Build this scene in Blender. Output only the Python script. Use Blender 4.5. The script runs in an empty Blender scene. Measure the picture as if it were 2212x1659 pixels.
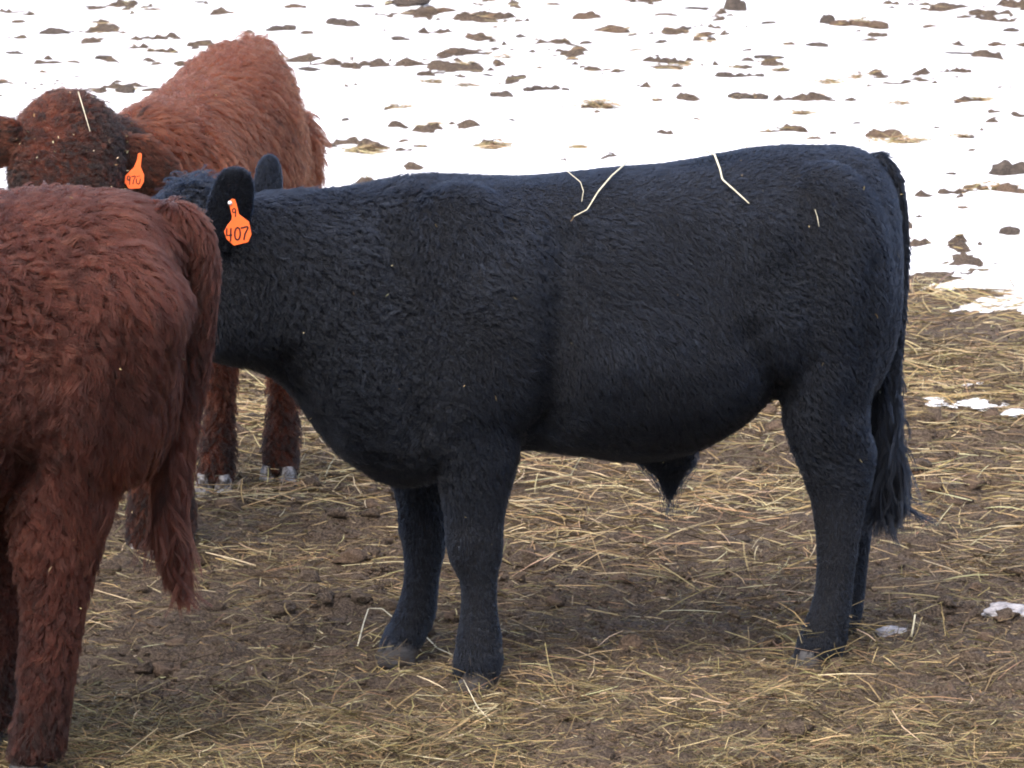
import bpy, bmesh, math, random
import numpy as np
from mathutils import Vector, kdtree

rng = np.random.default_rng(7)
random.seed(7)
S = bpy.context.scene
COL = S.collection

# ------------------------------------------------------------------ camera
F, CX, CY = 10800.0, 1106.0, 829.5          # focal length and centre in picture units (2212 wide)
PITCH = math.radians(10.7)
CAM = np.array([0.0, -11.79, 2.924])
cam = bpy.data.cameras.new('camera')
cam.sensor_width = 36.0
cam.lens = F / 2212.0 * 36.0
cam.clip_start, cam.clip_end = 0.1, 6000.0
cam.dof.use_dof = True
cam.dof.focus_distance = 12.0
cam.dof.aperture_fstop = 20.0
camo = bpy.data.objects.new('camera', cam)
camo.location = CAM
camo.rotation_euler = (math.pi / 2 - PITCH, 0, 0)
COL.objects.link(camo)
S.camera = camo

# ------------------------------------------------------------------ sky, sun, exposure
SUN_EL, SUN_AZ = math.radians(58), math.radians(205)     # azimuth from +Y (behind the cattle) towards +X
w = bpy.data.worlds.new('World'); S.world = w; w.use_nodes = True
wn = w.node_tree
bg = wn.nodes['Background']
sky = wn.nodes.new('ShaderNodeTexSky')
sky.sky_type = 'NISHITA'; sky.sun_disc = False
sky.sun_elevation = SUN_EL; sky.sun_rotation = SUN_AZ
sky.air_density = 0.9; sky.dust_density = 5.0; sky.ozone_density = 1.0
wn.links.new(sky.outputs[0], bg.inputs[0])
bg.inputs[1].default_value = 0.13
sun = bpy.data.lights.new('sun', 'SUN')
sun.energy = 0.9; sun.angle = math.radians(60); sun.color = (1.0, 0.95, 0.88)
suno = bpy.data.objects.new('sun', sun)
sd = Vector((math.sin(SUN_AZ) * math.cos(SUN_EL), math.cos(SUN_AZ) * math.cos(SUN_EL), math.sin(SUN_EL)))
suno.rotation_euler = sd.to_track_quat('Z', 'Y').to_euler()
suno.location = (0, 0, 8)
COL.objects.link(suno)
S.view_settings.view_transform = 'Standard'
S.view_settings.look = 'None'
S.view_settings.exposure = 1.42
S.view_settings.gamma = 1.0
S.render.engine = 'CYCLES'
S.cycles.use_denoising = True
S.cycles.max_bounces = 5
S.cycles.use_adaptive_sampling = True
S.cycles.adaptive_threshold = 0.02
S.cycles.transparent_max_bounces = 4
S.cycles.filter_width = 1.9
S.cycles_curves.shape = 'RIBBONS'
S.cycles_curves.subdivisions = 2

# ------------------------------------------------------------------ picture units -> world
UP = np.array([0, math.sin(PITCH), math.cos(PITCH)])
FW = np.array([0, math.cos(PITCH), -math.sin(PITCH)])
def ray(u, v):
    return np.array([1.0, 0, 0]) * ((u - CX) / F) + UP * (-(v - CY) / F) + FW
def on_ground(u, v, z=0.0):
    d = ray(u, v)
    return CAM + d * ((z - CAM[2]) / d[2])
def at_depth(u, v, y):
    d = ray(u, v)
    return CAM + d * ((y - CAM[1]) / d[1])

# ------------------------------------------------------------------ noise
def _h(ix, iy, iz, seed):
    n = (ix.astype(np.int64) * 374761393 + iy.astype(np.int64) * 668265263 + iz.astype(np.int64) * 2147483647 + seed * 1274126177) & 0xFFFFFFFF
    n = ((n ^ (n >> 13)) * 1274126177) & 0xFFFFFFFF
    n = ((n ^ (n >> 16)) * 2246822519) & 0xFFFFFFFF
    return ((n ^ (n >> 15)) & 0xFFFFFF) / float(0xFFFFFF)
def vnoise(p, freq, seed=0):
    p = np.asarray(p, dtype=np.float64) * freq
    i = np.floor(p); f = p - i; f = f * f * f * (f * (f * 6 - 15) + 10); i = i.astype(np.int64)
    out = 0
    for dx in (0, 1):
        wx = f[..., 0] if dx else 1 - f[..., 0]
        for dy in (0, 1):
            wy = f[..., 1] if dy else 1 - f[..., 1]
            for dz in (0, 1):
                wz = f[..., 2] if dz else 1 - f[..., 2]
                out = out + wx * wy * wz * _h(i[..., 0] + dx, i[..., 1] + dy, i[..., 2] + dz, seed)
    return out * 2 - 1
def vnoise2(x, y, freq, seed=0):
    x = x * freq; y = y * freq
    ix = np.floor(x); iy = np.floor(y); fx = x - ix; fy = y - iy
    fx = fx * fx * fx * (fx * (fx * 6 - 15) + 10); fy = fy * fy * fy * (fy * (fy * 6 - 15) + 10)
    ix = ix.astype(np.int64); iy = iy.astype(np.int64); z = np.zeros_like(ix)
    return ((1 - fx) * (1 - fy) * _h(ix, iy, z, seed) + fx * (1 - fy) * _h(ix + 1, iy, z, seed)
            + (1 - fx) * fy * _h(ix, iy + 1, z, seed) + fx * fy * _h(ix + 1, iy + 1, z, seed)) * 2 - 1
def rot2(x, y, a):
    return x * math.cos(a) - y * math.sin(a), x * math.sin(a) + y * math.cos(a)
def fbm2(x, y, freq, octv=4, seed=0, gain=0.5):
    s = 0; a = 1.0
    for o in range(octv):
        xx, yy = rot2(x, y, 0.6 + 1.1 * o)
        s = s + a * vnoise2(xx, yy, freq, seed + o * 17); a *= gain; freq *= 2.07
    return s
def sstep(a, b, x):
    t = np.clip((x - a) / (b - a), 0, 1); return t * t * (3 - 2 * t)
def unit(v):
    return v / np.maximum(np.linalg.norm(v, axis=-1, keepdims=True), 1e-9)

# ------------------------------------------------------------------ materials
class N:
    def __init__(s, name):
        s.m = bpy.data.materials.new(name); s.m.use_nodes = True
        s.t = s.m.node_tree; s.t.nodes.clear()
        s.out = s.n('ShaderNodeOutputMaterial')
    def n(s, kind, **kw):
        nd = s.t.nodes.new(kind)
        for k, v in kw.items():
            if k.startswith('i_'): nd.inputs[k[2:].replace('_', ' ')].default_value = v
            else: setattr(nd, k, v)
        return nd
    def l(s, a, b): s.t.links.new(a, b)
    def ramp(s, src, stops):
        r = s.n('ShaderNodeValToRGB')
        e = r.color_ramp.elements
        while len(e) < len(stops): e.new(0.5)
        for el, (p, c) in zip(e, stops): el.position = p; el.color = (*c, 1)
        s.l(src, r.inputs[0]); return r.outputs[0]
    def noise(s, scale, detail=6, rough=0.6, vec=None, dist=0.0):
        nd = s.n('ShaderNodeTexNoise'); nd.inputs['Scale'].default_value = scale
        nd.inputs['Detail'].default_value = detail; nd.inputs['Roughness'].default_value = rough
        nd.inputs['Distortion'].default_value = dist
        if vec is not None: s.l(vec, nd.inputs['Vector'])
        return nd.outputs[0]
    def coord(s, which='Object'):
        return s.n('ShaderNodeTexCoord').outputs[which]
    def mix(s, f, a, b, mode='MIX'):
        nd = s.n('ShaderNodeMix', data_type='RGBA', blend_type=mode)
        for sock, val in ((nd.inputs[0], f), (nd.inputs[6], a), (nd.inputs[7], b)):
            if hasattr(val, 'links') or hasattr(val, 'is_linked'): s.l(val, sock)
            elif isinstance(val, tuple): sock.default_value = (*val, 1)
            else: sock.default_value = val
        return nd.outputs[2]
    def bump(s, h, strength, dist):
        b = s.n('ShaderNodeBump'); b.inputs['Strength'].default_value = strength; b.inputs['Distance'].default_value = dist
        s.l(h, b.inputs['Height']); return b.outputs[0]
    def bsdf(s, col, rough=0.8, normal=None, spec=0.3, **kw):
        b = s.n('ShaderNodeBsdfPrincipled')
        if isinstance(col, tuple): b.inputs['Base Color'].default_value = (*col, 1)
        else: s.l(col, b.inputs['Base Color'])
        if isinstance(rough, (int, float)): b.inputs['Roughness'].default_value = rough
        else: s.l(rough, b.inputs['Roughness'])
        b.inputs['Specular IOR Level'].default_value = spec
        for k, v in kw.items(): b.inputs[k.replace('_', ' ')].default_value = v
        if normal is not None: s.l(normal, b.inputs['Normal'])
        s.l(b.outputs[0], s.out.inputs[0]); return s.m

def mat_mud():
    m = N('mud'); c = m.coord()
    big = m.noise(2.2, 5, 0.6, c); mid = m.noise(14, 7, 0.65, c); fine = m.noise(150, 6, 0.75, c)
    base = m.ramp(big, [(0.30, (0.11, 0.072, 0.050)), (0.55, (0.17, 0.119, 0.085)), (0.75, (0.24, 0.175, 0.125))])
    base = m.mix(0.55, base, m.ramp(mid, [(0.32, (0.035, 0.025, 0.020)), (0.52, (0.16, 0.115, 0.083)), (0.72, (0.29, 0.22, 0.155))]))
    base = m.mix(0.5, base, m.ramp(fine, [(0.40, (0.022, 0.016, 0.013)), (0.5, (0.13, 0.098, 0.075)), (0.60, (0.40, 0.31, 0.22))]))
    mm = m.n('ShaderNodeMath', operation='ADD'); m.l(mid, mm.inputs[0]); m.l(fine, mm.inputs[1])
    rg = m.ramp(mid, [(0.3, (0.55,) * 3), (0.7, (0.95,) * 3)])
    return m.bsdf(base, rg, m.bump(mm.outputs[0], 1.0, 0.022), 0.25)
def mat_snow():
    m = N('snow'); c = m.coord()
    a = m.noise(9, 6, 0.6, c); b = m.noise(70, 4, 0.6, c)
    col = m.ramp(m.noise(26, 6, 0.75, c), [(0.24, (0.60, 0.57, 0.54)), (0.36, (0.84, 0.86, 0.90)), (0.6, (0.88, 0.90, 0.93))])
    mm = m.n('ShaderNodeMath', operation='ADD'); m.l(a, mm.inputs[0]); m.l(b, mm.inputs[1])
    return m.bsdf(col, 0.7, m.bump(mm.outputs[0], 0.35, 0.02), 0.2)
def mat_straw():
    m = N('straw')
    at = m.n('ShaderNodeAttribute', attribute_name='tint')
    f = m.noise(60, 4, 0.6, m.coord())
    col = m.mix(m.ramp(f, [(0.35, (0, 0, 0)), (0.7, (0.5, 0.5, 0.5))]), at.outputs['Color'], (0.10, 0.075, 0.04), 'MIX')
    return m.bsdf(col, 0.55, None, 0.35)
def mat_stalk(name, col):
    m = N(name); f = m.noise(45, 4, 0.6, m.coord())
    return m.bsdf(m.mix(m.ramp(f, [(0.35, (0, 0, 0)), (0.75, (0.6,) * 3)]), col, tuple(x * 0.6 for x in col)), 0.5, None, 0.4)
def mat_dung(name, c0, c1, c2):
    m = N(name); c = m.coord()
    a = m.noise(24, 7, 0.7, c); b = m.noise(140, 5, 0.7, c)
    col = m.mix(0.45, m.ramp(a, [(0.3, c0), (0.55, c1), (0.75, c2)]), m.ramp(b, [(0.35, c0), (0.62, c2)]))
    mm = m.n('ShaderNodeMath', operation='ADD'); m.l(a, mm.inputs[0]); m.l(b, mm.inputs[1])
    return m.bsdf(col, 0.85, m.bump(mm.outputs[0], 1.0, 0.01), 0.2)
def mat_stone():
    m = N('pale_stone'); c = m.coord()
    mp = m.n('ShaderNodeMapping'); mp.inputs['Scale'].default_value = (1, 1, 3.5); m.l(c, mp.inputs[0])
    a = m.noise(16, 7, 0.7, mp.outputs[0])
    col = m.ramp(a, [(0.35, (0.17, 0.16, 0.17)), (0.5, (0.42, 0.41, 0.43)), (0.7, (0.58, 0.57, 0.58))])
    return m.bsdf(col, 0.8, m.bump(a, 0.8, 0.01), 0.3)
def mat_hair(name, dark, mid, light, rough=0.42, rrough=0.55, coat=0.0):
    m = N(name)
    at = m.n('ShaderNodeAttribute', attribute_name='tone')
    col = m.ramp(at.outputs['Fac'], [(0.0, dark), (0.5, mid), (1.0, light)])
    h = m.n('ShaderNodeBsdfHairPrincipled', model='CHIANG', parametrization='COLOR')
    m.l(col, h.inputs['Color'])
    h.inputs['Roughness'].default_value = rough
    h.inputs['Radial Roughness'].default_value = rrough
    h.inputs['IOR'].default_value = 1.32
    h.inputs['Coat'].default_value = coat
    m.l(h.outputs[0], m.out.inputs[0]); return m.m
def mat_skin(name, col):
    m = N(name); a = m.noise(60, 5, 0.7, m.coord())
    c = m.ramp(a, [(0.3, tuple(x * 0.5 for x in col)), (0.7, col)])
    return m.bsdf(c, 0.8, m.bump(a, 0.6, 0.01), 0.2)
def mat_hoof(name, col):
    m = N(name); c = m.coord()
    mp = m.n('ShaderNodeMapping'); mp.inputs['Scale'].default_value = (1, 1, 6); m.l(c, mp.inputs[0])
    a = m.noise(30, 5, 0.6, mp.outputs[0])
    horn = m.ramp(a, [(0.3, tuple(x * 0.45 for x in col)), (0.7, col)])
    dirt = m.ramp(m.noise(38, 5, 0.7, c), [(0.45, (0, 0, 0)), (0.58, (1, 1, 1))])
    return m.bsdf(m.mix(dirt, horn, (0.045, 0.034, 0.027)), 0.6, m.bump(a, 0.4, 0.004), 0.35)
def mat_plain(name, col, rough=0.45, spec=0.4):
    m = N(name); a = m.noise(35, 4, 0.6, m.coord())
    return m.bsdf(m.ramp(a, [(0.25, tuple(x * 0.82 for x in col)), (0.7, col)]), rough, None, spec)

M = dict(
    mud=mat_mud(), snow=mat_snow(), straw=mat_straw(),
    pale_stalk=mat_stalk('pale_stalk', (0.80, 0.74, 0.54)), brown_stalk=mat_stalk('brown_stalk', (0.20, 0.13, 0.09)),
    dung=mat_dung('dark_dung', (0.030, 0.025, 0.024), (0.080, 0.065, 0.057), (0.18, 0.145, 0.115)),
    brown=mat_dung('brown_dirt', (0.045, 0.031, 0.023), (0.125, 0.085, 0.062), (0.25, 0.18, 0.125)),
    stone=mat_stone(),
    tag=mat_plain('orange_plastic', (0.97, 0.15, 0.022), 0.42), ink=mat_plain('black_ink', (0.012, 0.010, 0.012), 0.6, 0.2),
    pin=mat_plain('white_plastic', (0.8, 0.8, 0.8), 0.4), eye=mat_plain('dark_eye', (0.012, 0.008, 0.006), 0.08, 0.6),
    hoof_grey=mat_hoof('grey_horn', (0.060, 0.060, 0.066)), hoof_pale=mat_hoof('pale_horn', (0.36, 0.355, 0.365)),
    nose=mat_skin('nose_leather', (0.03, 0.025, 0.025)),
)

# ------------------------------------------------------------------ mesh helpers
def mesh_obj(name, V, Fc, mat, parent=None, smooth=True):
    me = bpy.data.meshes.new(name)
    me.from_pydata([tuple(map(float, p)) for p in V], [], [tuple(map(int, f)) for f in Fc])
    me.validate(); me.update()
    bm = bmesh.new(); bm.from_mesh(me); bmesh.ops.recalc_face_normals(bm, faces=bm.faces); bm.to_mesh(me); bm.free(); me.update()
    if smooth: me.polygons.foreach_set('use_smooth', [True] * len(me.polygons))
    o = bpy.data.objects.new(name, me)
    if mat: me.materials.append(mat)
    COL.objects.link(o)
    if parent: o.parent = parent; o.matrix_parent_inverse = parent.matrix_world.inverted()
    return o
def fast_mesh(name, V, Q, mat, parent=None, smooth=True):
    """V (n,3), Q (m,k) polygons of k corners."""
    me = bpy.data.meshes.new(name)
    n, m, k = len(V), len(Q), Q.shape[1]
    me.vertices.add(n); me.vertices.foreach_set('co', np.ascontiguousarray(V, dtype=np.float32).ravel())
    me.loops.add(m * k); me.loops.foreach_set('vertex_index', np.ascontiguousarray(Q, dtype=np.int32).ravel())
    me.polygons.add(m); me.polygons.foreach_set('loop_start', np.arange(0, m * k, k, dtype=np.int32))
    if smooth: me.polygons.foreach_set('use_smooth', np.ones(m, dtype=bool))
    me.update(calc_edges=True); me.validate()
    if mat: me.materials.append(mat)
    o = bpy.data.objects.new(name, me); COL.objects.link(o)
    if parent: o.parent = parent; o.matrix_parent_inverse = parent.matrix_world.inverted()
    return o
def empty(name, loc):
    o = bpy.data.objects.new(name, None); o.location = loc; o.empty_display_size = 0.1
    COL.objects.link(o); o.matrix_world.translation = Vector(loc)
    return o
def tag(o, label=None, category=None, group=None, kind=None):
    for k, v in (('label', label), ('category', category), ('group', group), ('kind', kind)):
        if v: o[k] = v
    return o
def loft_rings(rings):
    """closed rings (same count) -> verts, faces with capped ends."""
    n = len(rings[0]); V = np.vstack(rings); Fc = []
    for i in range(len(rings) - 1):
        a, b = i * n, (i + 1) * n
        for j in range(n):
            k = (j + 1) % n
            Fc.append((a + j, a + k, b + k, b + j))
    Fc.append(tuple(range(n - 1, -1, -1))); Fc.append(tuple(range((len(rings) - 1) * n, len(rings) * n)))
    return V, Fc
TH = np.linspace(0, 2 * math.pi, 24, endpoint=False)
def sup(c, e):
    return np.sign(c) * np.abs(c) ** e
def smooth_rows(rows, sub=3):
    """Catmull-Rom through rows of numbers."""
    R = np.array(rows, dtype=float); R = np.vstack([2 * R[0] - R[1], R, 2 * R[-1] - R[-2]])
    out = []
    for i in range(1, len(R) - 2):
        for t in np.linspace(0, 1, sub, endpoint=False):
            p0, p1, p2, p3 = R[i - 1:i + 3]
            out.append(0.5 * (2 * p1 + (p2 - p0) * t + (2 * p0 - 5 * p1 + 4 * p2 - p3) * t * t + (3 * p1 - p0 - 3 * p2 + p3) * t ** 3))
    out.append(R[-2]); return np.array(out)
def tube(path, rad, n=8, flat=1.0, lat=np.array([0, 1.0, 0])):
    """tube along path (k,3); rad (k,) in the plane, flat*rad across it."""
    path = np.asarray(path, float); T = unit(np.gradient(path, axis=0)); rings = []
    th = np.linspace(0, 2 * math.pi, n, endpoint=False)
    for p, t, r in zip(path, T, rad):
        l = unit(lat - t * np.dot(lat, t)); nn = np.cross(t, l)
        rings.append(p + np.outer(np.cos(th), nn) * r + np.outer(np.sin(th), l) * r * flat)
    return loft_rings(rings)
def merge(parts):
    V = []; Fc = []; o = 0
    for v, f in parts:
        V.append(v); Fc += [tuple(i + o for i in q) for q in f]; o += len(v)
    return np.vstack(V), Fc

# ------------------------------------------------------------------ ground and snow
def base_h(x, y):
    return 0.012 * vnoise2(x, y, 0.55, 3) + 0.25 * sstep(40, 400, np.hypot(x, y)) * fbm2(x, y, 0.01, 3, 9)
def clod_n(x, y):
    return fbm2(x, y, 3.4, 5, 21, 0.66)
def mud_h(x, y):
    r = fbm2(x, y, 7.5, 4, 5, 0.6)
    lump = np.abs(fbm2(x, y, 9.0, 3, 40, 0.6))
    churn = 0.016 * r + 0.034 * np.minimum(lump, 0.6) - 0.022 * sstep(0.40, 0.9, fbm2(x, y, 4.4, 2, 77)) + 0.010 * fbm2(x, y, 1.7, 2, 44) - 0.012
    far = sstep(3.0, 5.0, y)
    c = clod_n(x, y) + 0.30 * sstep(10.0, 14.5, y) + 0.26 * fbm2(x, y, 0.9, 2, 61)
    cl = 0.040 * (1 - np.exp(-3.0 * np.maximum(c - 0.83, 0))) * (1 + 0.5 * fbm2(x, y, 22, 2, 31)) - 0.004
    return base_h(x, y) + churn * (1 - 0.75 * far) + far * cl
def snow_edge(x):
    return 5.05 + 0.35 * np.sin(x * 1.3 + 0.5) + 0.25 * vnoise2(x, x * 0, 2.3, 8)
def snow_h(x, y):
    e = y - snow_edge(x) + 0.5 * fbm2(x, y, 1.6, 3, 13)
    lvl = -0.05 + 0.056 * sstep(-0.9, 0.5, e) + 0.010 * sstep(0.4, 3.5, e)
    return base_h(x, y) + lvl + (0.010 * fbm2(x, y, 3.0, 3, 51) + 0.005 * fbm2(x, y, 14.0, 2, 52)) * sstep(-0.3, 1, e)
def top_h(x, y):
    x = np.atleast_1d(np.asarray(x, float)); y = np.atleast_1d(np.asarray(y, float))
    return np.maximum(mud_h(x, y), snow_h(x, y))
def grow(a, step, limit, g=1.25):
    o = []; v = a
    while abs(v) < limit:
        step *= g; v += step; o.append(v)
    return o
def axis(lo, hi, d, limit):
    mid = list(np.arange(lo, hi + d / 2, d))
    return np.array(grow(mid[0], -d, limit)[::-1] + mid + grow(mid[-1], d, limit))
def sheet(name, xs, ys, fn, mat):
    X, Y = np.meshgrid(xs, ys); Z = fn(X, Y)
    V = np.stack([X, Y, Z], -1).reshape(-1, 3)
    ny, nx = X.shape; i = np.arange(ny * nx).reshape(ny, nx)
    Q = np.stack([i[:-1, :-1], i[:-1, 1:], i[1:, 1:], i[1:, :-1]], -1).reshape(-1, 4)
    o = fast_mesh(name, V, Q, mat); o['kind'] = 'structure'; return o
gx = axis(-3.8, 3.8, 0.020, 3000)
gy = np.array(grow(-3.0, -0.016, 3000)[::-1] + list(np.arange(-3.0, 4.2, 0.016)) + list(np.arange(4.2, 16.0, 0.034)) + grow(16.0, 0.03, 3000, 1.12))
sheet('ground', gx, gy, mud_h, M['mud'])
sx = axis(-3.8, 3.8, 0.030, 3000)
sy = np.array(list(np.arange(2.6, 16.0, 0.034)) + grow(16.0, 0.034, 3000, 1.12))
sheet('snow', sx, sy, snow_h, M['snow'])

# ------------------------------------------------------------------ loose straw
def straw_arrays(P, L, W, head, pitch, bend, seed, K=4):
    """ribbons of 4 stations lying about P; returns verts, quads."""
    r = np.random.default_rng(seed); n = len(P)
    s = np.linspace(-0.5, 0.5, K)
    d = np.stack([np.cos(head) * np.cos(pitch), np.sin(head) * np.cos(pitch), np.sin(pitch)], -1)
    side = np.stack([-np.sin(head), np.cos(head), np.zeros(n)], -1)
    roll = r.uniform(-1.2, 1.2, n)
    upv = np.cross(d, side); wv = side * np.cos(roll)[:, None] + upv * np.sin(roll)[:, None]
    kink = r.uniform(-0.5, 0.5, n)
    C = P[:, None, :] + d[:, None, :] * (s[None, :, None] * L[:, None, None])
    C = C + side[:, None, :] * ((bend[:, None] * (s[None] ** 2 * 4 - 0.4) + kink[:, None] * bend[:, None] * np.abs(s[None] + 0.17)) * L[:, None])[..., None]
    C[..., 2] -= (L[:, None] * 0.06 * (s[None] ** 2 * 4)) * r.uniform(-0.3, 1.0, n)[:, None]
    tw = np.interp(np.linspace(0, 3, K), [0, 1, 2, 3], [0.75, 1.0, 0.9, 0.45])
    off = wv[:, None, :] * (W[:, None] * 0.5 * tw[None])[..., None]
    V = np.stack([C - off, C + off], 2).reshape(-1, 3)
    b = (np.arange(n) * K * 2)[:, None]
    k = np.arange(K - 1)[None] * 2
    Q = np.stack([b + k, b + k + 1, b + k + 3, b + k + 2], -1).reshape(-1, 4)
    return V, Q
def tint_mesh(o, col, per):
    a = o.data.color_attributes.new('tint', 'FLOAT_COLOR', 'POINT')
    c = np.ones((len(col) * per, 4), dtype=np.float32); c[:, :3] = np.repeat(col, per, 0)
    a.data.foreach_set('color', c.ravel())
PAL = np.array([[0.34, 0.245, 0.110], [0.42, 0.325, 0.165], [0.205, 0.168, 0.068], [0.26, 0.165, 0.085], [0.130, 0.102, 0.048], [0.54, 0.45, 0.275], [0.080, 0.062, 0.035]])
def straw_colors(n, wts, r):
    c = PAL[r.choice(len(PAL), n, p=np.array(wts) / sum(wts))]
    return np.clip(c * r.uniform(0.75, 1.2, (n, 1)) * (1 + 0.06 * r.standard_normal((n, 3))), 0.02, 0.75)
def scatter(n, x0, x1, y0, y1, dens, r):
    out = np.zeros((0, 2))
    while len(out) < n:
        p = np.stack([r.uniform(x0, x1, n * 2), r.uniform(y0, y1, n * 2)], -1)
        out = np.vstack([out, p[r.random(n * 2) < dens(p[:, 0], p[:, 1])]])
    return out[:n]
def hay_layer(name, n, box, dens, Lr, Wr, lift, pitch_s, wts, seed, bend_s=0.12, head_bias=0.0, K=4):
    r = np.random.default_rng(seed)
    p = scatter(n, *box, dens, r)
    L = r.lognormal(math.log(Lr), 0.45, n).clip(Lr * 0.25, Lr * 3.2); W = r.uniform(*Wr, n)
    lump = np.maximum(fbm2(p[:, 0], p[:, 1], 5.5, 3, seed), 0)
    z = np.maximum(mud_h(p[:, 0], p[:, 1]), snow_h(p[:, 0], p[:, 1]) - 0.004) + r.uniform(0.001, 1, n) ** 2 * lift * (0.4 + 1.6 * lump)
    head = r.uniform(0, 2 * math.pi, n)
    k = r.random(n) < head_bias; head[k] = r.normal(0, 0.35, k.sum())
    V, Q = straw_arrays(np.column_stack([p, z]), L, W, head, r.normal(0, pitch_s, n), r.normal(0, bend_s, n) * (1 + 2.5 * (r.random(n) < 0.12)), seed + 1, K)
    o = fast_mesh(name, V, Q, M['straw'], smooth=False)
    tint_mesh(o, straw_colors(n, wts, r), 2 * K); o['kind'] = 'stuff'
    return o
near_d = lambda x, y: np.clip(0.26 + 0.45 * sstep(0.9, -1.2, y) + 0.60 * fbm2(x, y, 2.2, 3, 91), 0.03, 1)
mid_d = lambda x, y: np.clip(0.22 + 0.62 * fbm2(x, y, 1.9, 3, 92) + 0.25 * sstep(1.2, 3.2, y) + 0.2 * sstep(0.5, -1.0, y), 0.02, 1)
far_d = lambda x, y: np.clip(sstep(0.4, 2.2, y) * sstep(5.9, 4.3, y) * (0.42 + 0.7 * fbm2(x, y, 2.4, 3, 93)) + 0.02, 0.0, 1)
mat_d = lambda x, y: np.clip(sstep(0.55, -0.9, y) * (0.36 + 0.95 * fbm2(x, y, 2.6, 3, 94)), 0.0, 1)
hay_layer('hay_chaff', 126000, (-2.4, 2.4, -2.6, 5.0), near_d, 0.020, (0.0012, 0.0032), 0.012, 0.25, (3, 2, 3, 3, 4, 1.5, 4), 101, 0.1, 0.2, 2)
hay_layer('dung_fibre', 70000, (-2.4, 2.4, -2.6, 5.0), lambda x, y: np.clip(0.5 + 0.6 * fbm2(x, y, 2.0, 3, 97), 0.05, 1), 0.014, (0.002, 0.006), 0.010, 0.35, (0, 0, 1, 2, 4, 0.3, 10), 106, 0.1, 0.1, 2)
hay_layer('hay', 27000, (-2.4, 2.4, -2.6, 4.4), mid_d, 0.085, (0.0013, 0.0032), 0.026, 0.17, (4, 3, 4, 3, 4, 2, 3), 102, 0.045, 0.15, 3)
hay_layer('hay', 56000, (-2.4, 2.4, -2.6, 0.9), mat_d, 0.080, (0.0011, 0.0030), 0.065, 0.26, (3, 2, 6, 3, 6, 1, 6), 103, 0.08, 0.05, 3)
hay_layer('hay', 20000, (-2.6, 2.6, 0.4, 6.0), far_d, 0.13, (0.0018, 0.0042), 0.055, 0.16, (5, 5, 1, 3, 1, 4, 1), 104, 0.045, 0.12)
def bare_snow(x, y):
    d = mud_h(x, y) - snow_h(x, y)
    return sstep(-0.012, 0.004, d) * 0.6 + 0.004
hay_layer('hay', 3800, (-3.6, 3.6, 4.6, 15.5), bare_snow, 0.075, (0.0025, 0.0055), 0.012, 0.12, (5, 4, 1, 3, 2, 3, 2), 105, 0.045, 0.3)

# ------------------------------------------------------------------ cattle
class Frame:
    """a body frame: +x towards the rump, +y to the animal's far flank, z up."""
    def __init__(s, O, yaw, k=1.0):
        s.O = np.array([O[0], O[1], 0.0]); s.k = k
        s.a = np.array([math.cos(yaw), math.sin(yaw), 0]); s.l = np.array([-math.sin(yaw), math.cos(yaw), 0]); s.yaw = yaw
    def w(s, P):
        P = np.asarray(P, float)
        return s.O + s.k * (P[..., 0:1] * s.a + P[..., 1:2] * s.l + P[..., 2:3] * np.array([0, 0, 1.0]))
    def vec(s, D):
        D = np.asarray(D, float)
        return D[..., 0:1] * s.a + D[..., 1:2] * s.l + D[..., 2:3] * np.array([0, 0, 1.0])
    def inv(s, Pw):
        d = (np.asarray(Pw) - s.O) / s.k
        return np.stack([d @ s.a, d @ s.l, d[..., 2]], -1)
    def loc(s, u, v, lat=0.0):
        d = ray(u, v); t = (np.dot(s.O - CAM, s.l) + lat * s.k) / np.dot(d, s.l)
        P = CAM + d * t - s.O
        return np.array([np.dot(P, s.a) / s.k, lat, P[2] / s.k])

BULL = Frame((0.33, 0.06), math.radians(10))
# trunk outline read off the standing bull, in body coordinates: station, top, bottom, half width
_T = [(1956, 455, 620, .05), (1944, 385, 740, .13), (1910, 332, 830, .185), (1860, 312, 860, .222), (1790, 310, 862, .248), (1700, 309, 830, .268),
      (1620, 317, 880, .285), (1540, 333, 932, .297), (1450, 348, 968, .292), (1350, 356, 980, .293), (1250, 366, 966, .288), (1150, 375, 955, .282),
      (1080, 375, 955, .283), (1000, 376, 975, .270), (930, 379, 1010, .255), (870, 386, 1022, .235), (800, 399, 1000, .213), (740, 408, 968, .198),
      (690, 413, 912, .188), (640, 414, 846, .176), (590, 418, 802, .166), (540, 422, 784, .158), (490, 430, 778, .15), (445, 450, 765, .13)]
TRUNK = np.array([[BULL.loc(u - 28 * max(0.0, min(1.0, (u - 1700) / 200)), vt)[0], BULL.loc(u, vt + 10)[2], BULL.loc(u, vb)[2], hw] for u, vt, vb, hw in _T])

def trunk_mesh(rows, e_top=0.80, e_bot=0.92):
    rows = smooth_rows(rows, 3); rings = []
    for row in rows:
        x, zt, zb, hw = row[:4]; yc = row[4] if len(row) > 4 else 0.0
        c, sn = np.cos(TH), np.sin(TH)
        zc = zb + (zt - zb) * 0.50; hz = (zt - zb) / 2
        wz = np.where(sn > 0, sup(sn, e_top), sup(sn, e_bot))
        y = yc + hw * sup(c, 0.85) * (1 - 0.10 * sn)
        rings.append(np.stack([np.full_like(y, x), y, zc + hz * wz], -1))
    return loft_rings(rings)
def leg_mesh(rows):
    """rows: x, y, z, half length, half width"""
    rows = np.array(rows); cap = rows[0].copy(); cap[2] += 0.11; cap[3:] *= 0.35; rows = np.vstack([cap, rows])
    rows = smooth_rows(rows, 3); rings = []
    for x, y, z, rx, ry in rows:
        rings.append(np.stack([x + rx * np.cos(TH), y + ry * np.sin(TH), np.full_like(TH, z)], -1))
    return loft_rings(rings)
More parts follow.
